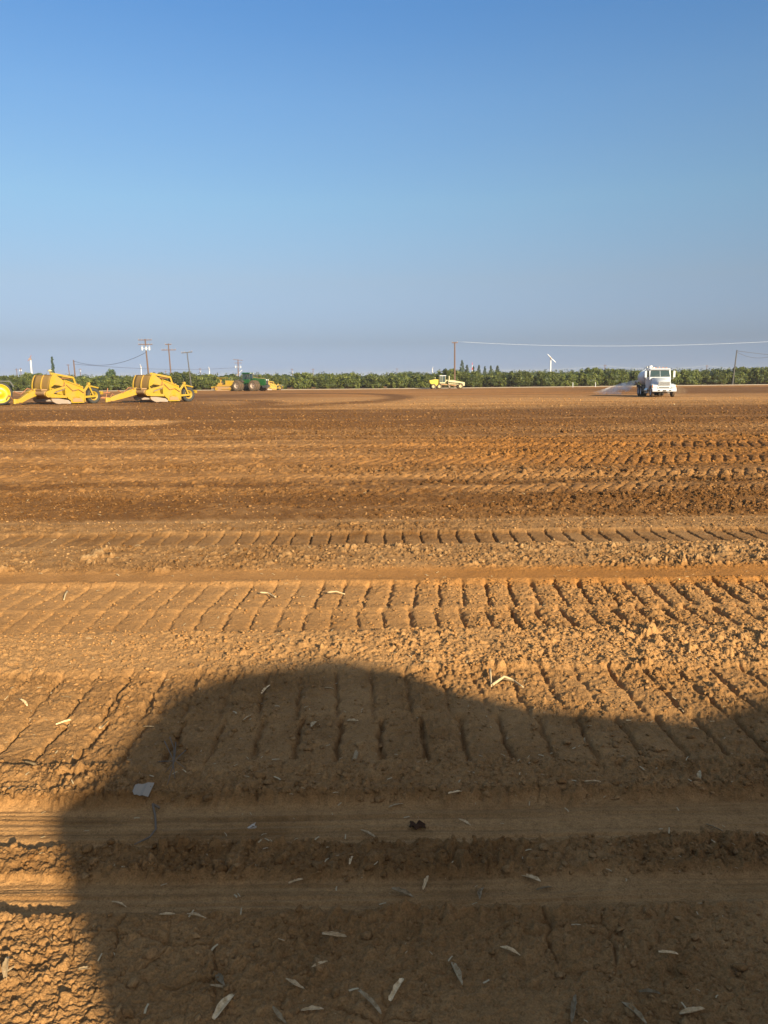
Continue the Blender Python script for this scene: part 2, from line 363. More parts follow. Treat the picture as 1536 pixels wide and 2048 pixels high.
    damp_shade = damp_shade + (rutB+rutD)*(.34*vnoise(x*.4, v*46, 136)+.30*vnoise(x*.25, v*18, 137)+.15*vnoise(x*3, y*3, 141)) + .25*np.exp(-((vw-2.63)/.02)**2) + .3*np.exp(-((vw-3.44)/.02)**2)  # damp streaks in the ruts; thin dark lines paint the rut-edge shadow
    damp_shade = damp_shade + far*.35*vnoise(x*1.1, y*.9, 138)*vnoise(x*4, y*3, 139) + .18*n1 + .12*n2 + .15*fbm(x*3, y*3, 2, 135)
    ochre = .35*smoothS + .6*band(vw, 7.3, 8.0, .1)*right + .9*far*right*band(vf, 17.5, 26, 1.2) + .35*far*(1-sstep(30, 60, y)) + .38*far*sstep(45, 60, y) + .25*n3 + .2*band(vw, 5, 8, .5) + .5*far*band(y, 95, 200, 8)
    pale = clip01(cl*16)*(.35+.65*clodI) if fine else np.zeros(x.shape)
    pale = pale + .10*(rutB+rutD) + .35*crumbG + far*.08*band(vf, 50, 90, 5)
    return z, np.clip(damp_shade, 0, 1), np.clip(ochre, 0, 1), np.clip(pale, 0, 1)
def clip01(a): return np.clip(a, 0, 1)

# ------------------------------------------------------------ ground sheet, one grid reaching the horizon
ys = list(np.arange(-60, -4, 3.0)) + list(np.arange(-4, 1.2, .25)) + list(np.arange(1.2, 1.9, .02))
y_ = 1.9
while y_ < 9000:
    ys.append(y_)
    if y_ < 60: y_ += min(y_*y_*.00068, .0035+.0019*y_)
    elif y_ < 260: y_ += .148+(y_-60)*.012
    else: y_ *= 1.12
ys = np.array(ys)
NC = 1360
ui = np.linspace(-1, 1, NC); uo = 1+np.cumsum(.012*1.045**np.arange(110))
us = np.concatenate([-uo[::-1], ui, uo])
YY, UU = np.meshgrid(ys, us, indexing='ij')
wid = .55*np.clip(YY, 1.9, None)+.35+1.15*np.exp(-np.clip(YY-2, 0, None)/8)
side = np.sign(UU)*np.clip(np.abs(UU)-1, 0, None)
XX = np.clip(UU, -1, 1)*wid + side*(1+np.clip(YY, 0, None)/25)
nr, ncn = XX.shape
Z = np.zeros(XX.shape); Dm = np.zeros(XX.shape); Oc = np.zeros(XX.shape); Pa = np.zeros(XX.shape)
nf = int(np.searchsorted(ys, 70))
for a in range(0, nr, 200):
    sl = slice(a, min(a+200, nr))
    z, d_, o_, p_ = soil(XX[sl], YY[sl], fine=(a < nf))
    fade = 1-sstep(200, 300, YY[sl])
    Z[sl] = z*fade; Dm[sl] = d_; Oc[sl] = o_; Pa[sl] = p_
Z += base_z(XX, YY)
def height(x, y):
    z = soil(np.array([float(x)]), np.array([float(y)]))[0][0]
    return float(z + base_z(x, y))
me = bpy.data.meshes.new('ground')
nv = nr*ncn
co = np.empty((nv, 3), np.float32); co[:, 0] = XX.ravel(); co[:, 1] = YY.ravel(); co[:, 2] = Z.ravel()
idx = np.arange(nv, dtype=np.int32).reshape(nr, ncn)
q = np.stack([idx[:-1, :-1], idx[:-1, 1:], idx[1:, 1:], idx[1:, :-1]], -1).reshape(-1, 4)
me.vertices.add(nv); me.vertices.foreach_set('co', co.ravel())
me.loops.add(q.size); me.loops.foreach_set('vertex_index', q.ravel())
me.polygons.add(len(q)); me.polygons.foreach_set('loop_start', np.arange(0, q.size, 4, dtype=np.int32))
me.polygons.foreach_set('use_smooth', np.ones(len(q), dtype=bool))
for nm, arr in (('damp_shade', Dm), ('ochre', Oc), ('pale', Pa)):
    at = me.attributes.new(nm, 'FLOAT', 'POINT'); at.data.foreach_set('value', arr.ravel().astype(np.float32))
me.update(calc_edges=True)

DRYC = (.345, .185, .073); PALEC = (.43, .262, .122); DAMP_SHADEC = (.125, .053, .014); OCHC = (.34, .135, .026)
def soilmat(name, attrs=True, pale=.2):
    m, t, b = newmat(name); tc = N(t, 'ShaderNodeNewGeometry').outputs['Position']
    def attr(n):
        a = N(t, 'ShaderNodeAttribute'); a.attribute_name = n; return a.outputs['Fac']
    f1 = noise_node(t, tc, 2.2, 6, .7); f2 = noise_node(t, tc, 30, 5, .7); f3 = noise_node(t, tc, 140, 3, .7)
    d = attr('damp_shade'); o = attr('ochre'); p = attr('pale')
    j = mathn(t, 'ADD', mathn(t, 'MULTIPLY', mathn(t, 'SUBTRACT', f1, .5), .5), mathn(t, 'MULTIPLY', mathn(t, 'SUBTRACT', f2, .5), .6))
    f5 = noise_node(t, tc, 7, 3, .8)
    j = mathn(t, 'ADD', j, mathn(t, 'MULTIPLY', mathn(t, 'SUBTRACT', f5, .5), .7))
    dd = mathn(t, 'ADD', d, j, True)
    c = mixc(t, mathn(t, 'ADD', p, mathn(t, 'MULTIPLY', mathn(t, 'SUBTRACT', f3, .5), .5), True), DRYC, PALEC)
    c = mixc(t, mathn(t, 'MULTIPLY', o, .8), c, OCHC)
    pd = mathn(t, 'SUBTRACT', dd, mathn(t, 'MULTIPLY', p, .45), True)
    c = mixc(t, pd, c, DAMP_SHADEC)
    g = ramp(t, mathn(t, 'ADD', mathn(t, 'MULTIPLY', f3, .55), mathn(t, 'MULTIPLY', f2, .45)), [(.33, (.52, .52, .52)), (.5, (1, 1, 1)), (.67, (1.4, 1.4, 1.4))])
    c = mixc(t, 1.0, c, g, 'MULTIPLY')
    t.links.new(c, b.inputs['Base Color'])
    b.inputs['Roughness'].default_value = .95; b.inputs['Specular IOR Level'].default_value = .12
    bp = N(t, 'ShaderNodeBump'); bp.inputs['Strength'].default_value = 1.0; bp.inputs['Distance'].default_value = .015
    t.links.new(mathn(t, 'ADD', f2, mathn(t, 'MULTIPLY', f3, .5)), bp.inputs['Height']); t.links.new(bp.outputs[0], b.inputs['Normal'])
    return m
M['soil'] = soilmat('tilled_soil')
me.materials.append(M['soil'])
ground = bpy.data.objects.new('ground', me); col.objects.link(ground); tag(ground, 'brown tilled earth field crossed by tyre tracks', None, None, 'structure')

# ------------------------------------------------------------ loose clods (one uncountable mass)
def ico(sub):
    import bmesh
    bm = bmesh.new(); bmesh.ops.create_icosphere(bm, subdivisions=sub, radius=1)
    v = np.array([x.co[:] for x in bm.verts]); f = np.array([[q.index for q in x.verts] for x in bm.faces]); bm.free(); return v, f
def scatter_clods(name, specs, label):
    VV = []; FF = []; DD = []; OO = []; PP = []; off = 0
    for (n, y0, y1, r0, r1, sub, clump) in specs:
        bv, bf = ico(sub)
        # density even on the ground inside the part of the field the photo looks at, kept where the soil is rough
        yy = np.sqrt(rng.uniform(y0**2, y1**2, n*3)); xx = rng.uniform(-1, 1, n*3)*(.60*yy+.35+1.5*np.exp(-(yy-2)/8))
        zz, dm, oc, pa = soil(xx, yy)
        v = yy-.012*xx
        rough = (v < 2.6)*.35 + ((v > 2.84) & (v < 3.08))*.9 + ((v > 3.42) & (v < 3.52))*3.0 + ((v > 3.55) & (v < 3.8))*.4 + ((v > 3.8) & (v < 5.1))*.25 + ((v > 5.1) & (v < 6))*(.5+.6*(xx > 0)) + ((v > 6) & (v < 7.5))*.35*(.4+1.2*(xx > .4)) + ((v > 7.95) & (v < 9.2))*1.3 + ((v > 9.95) & (v < 10.8))*1.0 + (v > 10.8)*(.35+.6*(vnoise(xx*.11, yy*.5, 24) > .1)+.5*((v > 26) & (v < 50)))
        keep = rng.uniform(0, 1.3, n*3) < rough*(.6+.8*(vnoise(xx*1.3, yy*1.3, 7) > -.1))
        xx, yy, zz, dm, oc, pa = [a[keep][:n] for a in (xx, yy, zz, dm, oc, pa)]
        k = len(xx)
        rad = r0+(r1-r0)*rng.uniform(0, 1, k)**3.2
        th = rng.uniform(0, 2*PI, k); ct, st = np.cos(th), np.sin(th)
        sx = rad*rng.uniform(.8, 1.35, k); sy = rad*rng.uniform(.75, 1.2, k); sz = rad*rng.uniform(.55, .95, k)
        P = np.repeat(bv[None], k, 0)
        dfm = 1+.28*rng.standard_normal((k, len(bv)))*.55
        P = P*dfm[..., None]
        for _ in range(4):                                             # broken faces: lumps cut by random planes
            nn = rng.standard_normal((k, 3)); nn /= np.linalg.norm(nn, axis=1)[:, None]; lim = rng.uniform(.35, .8, k)
            dd = np.einsum('kvi,ki->kv', P, nn); P = P - np.clip(dd-lim[:, None], 0, None)[..., None]*nn[:, None, :]
        P = P*1.0; P[..., 2] = np.where(P[..., 2] < -.3, -.3, P[..., 2])
        P = P*np.stack([sx, sy, sz], -1)[:, None, :]
        X = P[..., 0]*ct[:, None]-P[..., 1]*st[:, None]+xx[:, None]; Y = P[..., 0]*st[:, None]+P[..., 1]*ct[:, None]+yy[:, None]
        Zc = P[..., 2]+(zz+base_z(xx, yy)+sz*.22)[:, None]
        VV.append(np.stack([X, Y, Zc], -1).reshape(-1, 3))
        FF.append((bf[None]+(np.arange(k)*len(bv))[:, None, None]+off).reshape(-1, 3)); off += k*len(bv)
        jit = rng.uniform(-.45, .45, k)*(.45 if y1 < 9 else 1)
        for L, a in ((DD, np.clip(dm*.95+.12+jit, 0, 1)), (OO, oc), (PP, np.clip(.1+pa*.4-jit*.6, 0, 1))): L.append(np.repeat(a, len(bv)))
    V = np.concatenate(VV).astype(np.float32); F = np.concatenate(FF).astype(np.int32)
    me = bpy.data.meshes.new(name); me.vertices.add(len(V)); me.vertices.foreach_set('co', V.ravel())
    me.loops.add(F.size); me.loops.foreach_set('vertex_index', F.ravel()); me.polygons.add(len(F))
    me.polygons.foreach_set('loop_start', np.arange(0, F.size, 3, dtype=np.int32))
    me.polygons.foreach_set('use_smooth', np.ones(len(F), dtype=bool))
    for nm, L in (('damp_shade', DD), ('ochre', OO), ('pale', PP)):
        a = me.attributes.new(nm, 'FLOAT', 'POINT'); a.data.foreach_set('value', np.concatenate(L).astype(np.float32))
    me.update(calc_edges=True); me.materials.append(M['soil'])
    o = bpy.data.objects.new(name, me); col.objects.link(o); tag(o, label, 'soil clods', None, 'stuff'); return o
scatter_clods('soil_clods', [(2600, 1.8, 4.3, .005, .026, 2, 0), (16000, 1.8, 4.6, .003, .012, 1, 0), (17000, 4.2, 8, .004, .020, 1, 0), (12000, 8, 14, .006, .026, 1, 0), (24000, 11, 36, .008, .040, 1, 0), (9000, 28, 80, .015, .075, 1, 0)],
              'loose brown earth clods crumbled over the tilled field')

# ------------------------------------------------------------ gravel road at the field's far edge
def ztop(px, py, D): return ray(px, py, D)[1]
def gx(px, D, py=790): return ray(px, py, D)[0]
def road_strip():
    P = []
    for i in range(140):
        x = -170+i*2.6; row = []
        for dy in (0, 1.5, 3.2, 4.6):
            y = 187.5+dy+.6*math.sin(x*.05); row.append((x, y, float(base_z(x, y))+.03+(.14 if 0 < dy < 4.5 else 0)))
        P.append(row)
    m, t, b = newmat('pale_gravel'); tc = N(t, 'ShaderNodeNewGeometry').outputs['Position']
    c = ramp(t, noise_node(t, tc, 1.2, 5, .7), [(.3, (.40, .27, .16)), (.7, (.55, .42, .28))]); t.links.new(c, b.inputs['Base Color']); b.inputs['Roughness'].default_value = .95
    o = MB().grid(P).build('road', m); tag(o, 'pale gravel track in front of the citrus trees', None, None, 'structure')
road_strip()

# ------------------------------------------------------------ foliage
def leaves_mesh(name, clumps, per, size, mat, core=None, parent=None, seed=0, flat=.0):
    "leaf-sized quads scattered through clumps (centre, radius); per-leaf tone attribute"
    g = np.random.default_rng(seed); V = []; T = []
    for (c, r) in clumps:
        k = per
        d = g.standard_normal((k, 3)); d /= np.linalg.norm(d, axis=1)[:, None]
        p = np.array(c)+d*(np.array(r)*(g.uniform(.35, 1.08, k)**.6)[:, None])
        n = d+g.standard_normal((k, 3))*.6; n /= np.linalg.norm(n, axis=1)[:, None]
        a = np.cross(n, g.standard_normal((k, 3))); a /= np.linalg.norm(a, axis=1)[:, None]; b_ = np.cross(n, a)
        s = size*g.uniform(.6, 1.3, k)[:, None]
        q = np.stack([p-a*s, p-b_*s*.5, p+a*s, p+b_*s*.5], 1); V.append(q.reshape(-1, 3))
        T.append(np.repeat(np.clip(g.uniform(0, 1, k)*.5+g.uniform(0, .5), 0, 1), 4))
    V = np.concatenate(V); T = np.concatenate(T); F = np.arange(len(V)).reshape(-1, 4)
    fs = F.tolist(); vs = V.tolist()
    if core:
        bv, bf = ico(3)
        for (c, r) in core:
            o_ = len(vs); n_ = 1+.16*np.sin(bv[:, 0]*5+c[0]*3)*np.cos(bv[:, 1]*4)+.1*np.sin(bv[:, 2]*7+c[1])
            vs += (bv*n_[:, None]*np.array(r)+np.array(c)).tolist(); fs += (bf+o_).tolist(); T = np.concatenate([T, np.full(len(bv), .05)])  # core toned dark: painted shade in the gaps between leaves
    me = bpy.data.meshes.new(name); me.from_pydata(vs, [], fs); me.materials.append(mat)
    a = me.attributes.new('tone', 'FLOAT', 'POINT'); a.data.foreach_set('value', T.astype(np.float32)); me.update()
    o = bpy.data.objects.new(name, me); col.objects.link(o); o.parent = parent; return o
def citrus(seed, w_=3.1, h_=3.7):
    g = random.Random(seed); root = empty('citrus_tree', (0, 0, 0))
    MB().tube([(0, 0, -.2), (.05, .02, .5), (-.05, 0, 1.1)], [.16, .13, .09]).build('trunk', M['wood'], root)
    cl = []
    for i in range(95):
        a = g.uniform(0, 2*PI); e = g.uniform(-.9, 1); rr = max(0, 1-abs(e)**4)**.5
        R_ = w_*g.uniform(.80, 1.05)
        cl.append(((math.cos(a)*rr*R_*.97, math.sin(a)*rr*R_*.85, h_*.5+e*h_*.44*g.uniform(.86, 1.06)), g.uniform(.35, .75)))
    for i in range(7): cl.append(((g.uniform(-2.3, 2.3), g.uniform(-1.5, 1.5), h_*g.uniform(.88, .98)), g.uniform(.3, .55)))
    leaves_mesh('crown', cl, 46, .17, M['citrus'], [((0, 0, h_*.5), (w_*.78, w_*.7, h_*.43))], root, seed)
    return root
prot = [citrus(s, 2.9+.3*(s % 3), 3.5+.22*(s % 4)) for s in range(6)]
ORD = ['first', 'second', 'third', 'fourth', 'fifth', 'sixth', 'seventh', 'eighth', 'ninth', 'tenth', 'eleventh', 'twelfth']
marks = [(8, 'the far left big yellow wheel'), (102, 'the front yellow scraper bowl'), (300, 'the rear yellow scraper bowl'), (378, 'the pole with a tilted crossarm'), (505, 'the green tractor cab'),
         (887, 'the pale grader cab'), (1102, 'the white two-bladed wind machine'), (1316, 'the white water truck'), (1471, 'the leaning right-hand pole')]
sp = 6.1; xs = np.arange(-112, 112, sp); used = [False]*6; info = []
for i, x in enumerate(xs):
    xx = float(x+random.uniform(-.5, .5)); D = 197+random.uniform(-.7, .7)
    px = 768+xx/D*FPX*1.0
    info.append((xx, D, px))
cnt = {}
assign = []
for (xx, D, px) in info:
    j = min(range(len(marks)), key=lambda k: abs(marks[k][0]-px)); side_ = 'right' if px >= marks[j][0] else 'left'
    assign.append((j, side_, abs(marks[j][0]-px)))
lab = {}
for j in range(len(marks)):
    for sd_ in ('left', 'right'):
        L = sorted([(a[2], i) for i, a in enumerate(assign) if a[0] == j and a[1] == sd_])
        for k, (_, i) in enumerate(L): lab[i] = 'round green citrus tree, %s to the %s of %s' % (ORD[k], sd_, marks[j][1])
for i, (xx, D, px) in enumerate(info):
    k = i*5 % 6
    if used[k]: o = copy_tree(prot[k])
    else: o = prot[k]; used[k] = True
    o.location = (xx, D, float(base_z(xx, D))-.05); o.rotation_euler = (0, 0, random.uniform(-.4, .4) + (PI if random.random() < .5 else 0))
    s = random.uniform(.92, 1.08); o.scale = (s*1.02, s, s*random.uniform(.96, 1.12))
    tag(o, lab[i], 'tree', 'citrus trees in the front orchard row')
# orchard rows beyond: one uncountable mass
cl = []; g = random.Random(5); cores = []
for r_ in range(5):
    for i in range(70):
        X = -215+i*6.2+g.uniform(-.5, .5); Y = 206+r_*8+g.uniform(-.6, .6)
        zb = float(base_z(X, Y)); hh = 3.6+g.uniform(-.3, .4)+.12*r_
        cores.append(((X, Y, zb+hh*.5), (2.6, 2.2, hh*.46)))
        for k in range(12):
            cl.append(((X+g.uniform(-2.7, 2.7), Y+g.uniform(-2, 1.5), zb+hh*g.uniform(.55, 1.02)), g.uniform(.4, .8)))
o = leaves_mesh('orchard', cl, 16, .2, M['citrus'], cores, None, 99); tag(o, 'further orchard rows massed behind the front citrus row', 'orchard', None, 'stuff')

def conifer(px, top, D, wpx, label, kind='conifer_tree', base_shift=0):
    x, zt = ray(px, top, D); x0, zb = x, float(base_z(x, D)); h_ = zt-zb; wr = wpx/2*D/FPX*1.55
    g = random.Random(int(px)); root = empty(kind, (x, D, zb))
    MB().cyl((0, 0, -.3), (0, 0, h_*.9), .28, .05, 8).build('trunk', M['wood'], root)
    cl = []
    n = 70
    for i in range(n):
        t_ = (i+.5)/n; rr = wr*1.15*(1-t_)**.7*g.uniform(.55, 1.1); a = g.uniform(0, 2*PI)
        cl.append(((math.cos(a)*rr*.8, math.sin(a)*rr*.8, h_*(.06+.92*t_)), max(.35, wr*.34*(1.1-t_))))
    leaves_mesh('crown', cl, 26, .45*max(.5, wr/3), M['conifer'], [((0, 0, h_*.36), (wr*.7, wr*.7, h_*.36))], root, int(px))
    tag(root, label, 'tree', 'dark conifers beyond the orchard'); return root
for (px, top, w_, lb) in ((924, 720, 10, 'tall pointed dark conifer, tallest and leftmost of the distant clump'), (934, 730, 11, 'broader dark conifer just right of the tallest distant one'),
                          (947, 733, 7, 'small dark conifer right behind the red and white mast'), (958, 730, 9, 'dark conifer standing right of the red and white mast'),
                          (970, 732, 7, 'narrow dark conifer standing alone in the middle of the distant clump'), (982, 731, 9, 'dark conifer second from the right in the distant clump'),
                          (995, 731, 11, 'bushy dark conifer at the right end of the distant clump')):
    conifer(px, top, 480, w_, lb)
conifer(103.5, 713, 300, 6.5, 'very narrow dark cypress rising behind the front yellow scraper', 'cypress_tree')
def round_tree(px, top, D, wpx, label):
    x, zt = ray(px, top, D); zb = float(base_z(x, D)); h_ = zt-zb; wr = wpx/2*D/FPX; g = random.Random(int(px))
    root = empty('broadleaf_tree', (x, D, zb)); MB().tube([(0, 0, -.3), (.1, 0, h_*.3), (0, .1, h_*.6)], [.35, .28, .15]).build('trunk', M['wood'], root)
    cl = []
    for i in range(60):
        a = g.uniform(0, 2*PI); e = g.uniform(-1, 1); rr = math.sqrt(1-e*e)
        cl.append(((math.cos(a)*rr*wr*.8, math.sin(a)*rr*wr*.8, h_*.58+e*h_*.36), wr*g.uniform(.18, .38)))
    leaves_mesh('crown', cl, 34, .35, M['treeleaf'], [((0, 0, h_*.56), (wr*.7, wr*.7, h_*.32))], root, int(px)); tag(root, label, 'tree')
round_tree(221, 738, 330, 22, 'round dark leafy tree above the orchard between the two yellow scrapers')
round_tree(816, 744, 420, 30, 'low round tree just showing over the orchard left of the grader')
round_tree(1270, 743, 420, 26, 'low leafy tree showing above the orchard left of the water truck')

# ------------------------------------------------------------ poles, wires, wind machines
def pole(px, top, D, arms=(), label='', trans=(), r=.16, mat='wood', lean=0, ins=True, base=None, group=None):
    """arms: (photo y, half width px, tilt px); trans: (photo y, [dx px])"""
    x, zt = ray(px, top, D); zb = float(base_z(x, D)); h_ = zt-zb
    xb = x+lean*D/FPX
    root = empty('utility_pole', (xb, D, zb)); dx = x-xb
    MB().cyl((0, 0, -.4), (dx, 0, h_), r*1.25, r*.8, 10).build('post', M[mat], root)
    for (ya, hw, tilt) in arms:
        za = ray(px, ya, D)[1]-zb; hwm = hw*D/FPX; tz = tilt*D/FPX; xx = dx*za/h_
        a = MB().beam((xx-hwm, -.15, za-tz), (xx+hwm, -.15, za+tz), .14, .20).build('crossarm', M[mat], root)
        if ins:
            k = max(1, int(hw/5))
            for i in range(-k, k+1):
                if i == 0: continue
                f = i/k*.95
                MB().cyl((xx+f*hwm, -.15, za+f*tz+.1), (xx+f*hwm, -.15, za+f*tz+.38), .06, .04, 8).build('insulator', M['steel'], a)
    for (yt, dxs) in trans:
        zt_ = ray(px, yt, D)[1]-zb
        for d_ in dxs:
            q = d_*D/FPX; c_ = MB(); c_.cyl((dx*.9+q, -.3, zt_-.5), (dx*.9+q, -.3, zt_+.45), .27, None, 14); c_.cyl((dx*.9+q, -.3, zt_+.5), (dx*.9+q, -.3, zt_+.85), .06, None, 6)
            c_.box((dx*.9+q*.5, -.25, zt_), (abs(q)+.1, .08, .12)); c_.build('transformer', M['porcelain'], root)
    tag(root, label, 'utility pole', group); return (x, D, zt)
P1 = pole(290, 678, 215, [(680, 13, 0), (689, 13.5, 0)], 'tall utility pole with two crossarms and three white transformers', [(697, [-6.5, 1.2, 7.5])], lean=4, r=.2)
P2 = pole(336.5, 687, 215, [(689, 6, 0), (700, 14, 0)], 'utility pole with a short top arm and a longer arm below it', lean=3, r=.17)
P3 = pole(374, 705, 190, [(705, 10.5, 1)], 'leaning grey pole with one tilted crossarm behind the rear scraper', lean=6, r=.13, mat='greywood')
P4 = pole(147, 720, 235, [], 'bare thick pole between the front scraper and the round tree', lean=1.5, r=.2)
P5 = pole(136, 729, 330, [(730, 3, 0)], 'short leaning pole just left of the bare thick pole', lean=3, r=.16, ins=False)
P6 = pole(476, 719, 350, [(720, 9, -1.0), (726, 7, 0)], 'pole with crossarms and two white transformers behind the tractor', [(734, [-5, 5])], lean=-1, r=.24)
P7 = pole(909.5, 684, 192, [(685.5, 5.5, 0)], 'tall reddish brown pole with a small top arm behind the grader', lean=.6, r=.19)
P8 = pole(1474, 700, 192, [], 'bare dark pole leaning right near the right edge of the field', lean=-4.5, r=.15, mat='greywood')
for (px, top, D, tr_, lb) in ((33, 737, 520, [], 'small far pole at the far left beside one with a white transformer'), (41, 736, 520, [(741, [-1.5, 2])], 'small far pole with white transformers at the far left'),
                              (160, 737, 560, [(742, [1.2])], 'small far pole with one white transformer right of the front scraper'), (400, 736, 560, [(743, [1])], 'small far pole with a white box, between the rear scraper and the bulldozer'),
                              (584, 737, 600, [(744, [1.3])], 'small far pole with a white box, right of the green tractor'), (626, 737, 600, [], 'thin far pole second to the right of the green tractor'),
                              (794, 736, 700, [], 'faint far pole left of the grader above the low round tree'), (1210, 729, 520, [], 'faint far pole above the orchard left of the water truck'),
                              (1414, 730, 520, [], 'faint far pole above the orchard right of the water truck'), (331, 741, 620, [], 'tiny far pole just left of the pole with a short top arm'), (1198, 738, 600, [], 'tiny far post left of the faint far pole by the truck')):
    pole(px, top, D, [(top+2, 3, 0)], lb, tr_, r=.22, ins=False, group='far poles beyond the orchard')
def wire(a, b_, sag, r, mat, label, name='power_line', n=40, group='overhead lines', clipx=None):
    a = Vector(a); b_ = Vector(b_); pts = []
    for i in range(n+1):
        t_ = i/n; p = a.lerp(b_, t_); p.z -= sag*4*t_*(1-t_); pts.append(p)
    o = MB().tube(pts, r, 6).build(name, M[mat]); tag(o, label, 'power line', group)
# bright sunlit line running from the brown pole towards the near right
xr, zr = ray(1860, 660, 150)
wire((P7[0]+.5, 192, P7[2]+.1), (xr, 150, zr), 1.9, .017, 'wire', 'bright sunlit power line from the brown pole to the right edge')
wire((P4[0], 235, P4[2]-.3), (P1[0], 215, P1[2]-3.6), 2.2, .055, 'darkwire', 'dark sagging cable between the bare thick pole and the transformer pole')
x2, z2 = ray(-60, 727, 260)
wire((P4[0], 235, P4[2]-1.2), (ray(476, 735, 350)[0], 350, ray(476, 735, 350)[1]), 1.2, .05, 'darkwire', 'lower faint cable running behind the poles to the pole behind the tractor')
xq, zq = ray(1700, 713, 150)
wire((P8[0], 192, P8[2]-.2), (ray(1640, 708, 190)[0], 190, ray(1640, 715, 190)[1]), .3, .05, 'darkwire', 'upper dark cable running right from the leaning right-hand pole')
wire((P8[0], 192, P8[2]-.5), (ray(1560, 706, 190)[0], 190, ray(1560, 706, 190)[1]), 1.3, .04, 'darkwire', 'lower slack cable looping right from the leaning right-hand pole')
fa = [(920, 736), (1210, 731), (1414, 731), (1600, 734)]
for (p_, q_), lb in zip(zip(fa[:-1], fa[1:]), ('faint pale far line left of the water truck', 'faint pale far line passing behind the water truck', 'faint pale far line at the right edge')):
    a_ = ray(p_[0], p_[1], 520); b_ = ray(q_[0], q_[1], 520); wire((a_[0], 520, a_[1]), (b_[0], 520, b_[1]), 2.2, .04, 'farwire', lb)
def wind_machine(px, top, D, blade, label, r=.3, mat='white', bmat='white', chord=.20):
    x, zt = ray(px, top, D); zb = float(base_z(x, D)); root = empty('wind_machine', (x, D, zb)); h_ = zt-zb
    MB().cyl((0, 0, -.3), (0, 0, h_), r, r*.7, 12).build('tower', M[mat], root)
    MB().box((0, -.3, h_+.15), (.6, 1.1, .5)).build('gearbox', M['steel'], root, bevel=.05)
    for (bx, bz) in blade:
        b_ = MB(); dx, dz = bx*D/FPX, -bz*D/FPX; L = math.hypot(dx, dz)
        ax = Vector((dx/L, 0, dz/L)); pr = Vector((-ax.z, 0, ax.x)); P = []
        for i in range(7):
            t_ = .05+i/6*.95; c_ = chord*(1-.35*t_); tw = .5-.4*t_
            o1 = pr*c_*math.cos(tw)+Vector((0, c_*math.sin(tw), 0))
            ctr = ax*L*t_+Vector((0, -.8, h_+.15)); P.append([ctr-o1, ctr, ctr+o1])
        b_.grid(P); b_.build('blade', M[bmat], root, solid=.08)
    tag(root, label, 'wind machine', 'orchard wind machines'); return root
wind_machine(1101.5, 717, 350, [(-7.5, -8), (9.5, 8.5)], 'white orchard wind machine with two slanting blades right of the conifers', .42)
wind_machine(61, 719, 285, [(4, -7), (-4, 4)], 'white orchard wind machine at the far left, thin reddish blades', .40, bmat='rust', chord=.12)
wind_machine(282, 733, 480, [(-1, -4), (1, 4)], 'small white wind machine tower above the rear scraper', .42)
wind_machine(418.5, 737, 560, [(-1, -3), (1, 4)], 'small pale wind machine tower left of the tractor', .42)
wind_machine(865, 737, 600, [(1, -3), (-1, 3)], 'small white wind machine tower above the grader', .45)
wind_machine(475, 750, 420, [(10, -9), (-6, 5)], 'wind machine low behind the tractor, one white blade slanting up', .42)
mx, mz = ray(944.5, 725, 470); root = empty('radio_mast', (mx, 470, float(base_z(mx, 470))))
mh = mz-float(base_z(mx, 470)); k_ = 8
for i in range(k_):
    MB().cyl((0, 0, mh*i/k_), (0, 0, mh*(i+1)/k_), .42-.04*i, .38-.04*i, 8).build('mast_section', M['red' if i % 2 else 'white'], root)
tag(root, 'thin red and white banded mast among the distant conifers', 'mast')
for (px, D, lb) in ((1145, 186, 'short white marker post at the orchard edge right of the wind machine'), (1190, 186, 'short white marker post at the orchard edge nearer the water truck')):
    x = gx(px, D); z = float(base_z(x, D)); root = empty('marker_post', (x, D, z)); MB().cyl((0, 0, -.2), (0, 0, 1.1), .09, .08, 8).build('post', M['white'], root); MB().cyl((0, 0, 1.1), (0, 0, 1.2), .11, .05, 8).build('cap', M['steel'], root); tag(root, lb, 'marker post', 'marker posts')

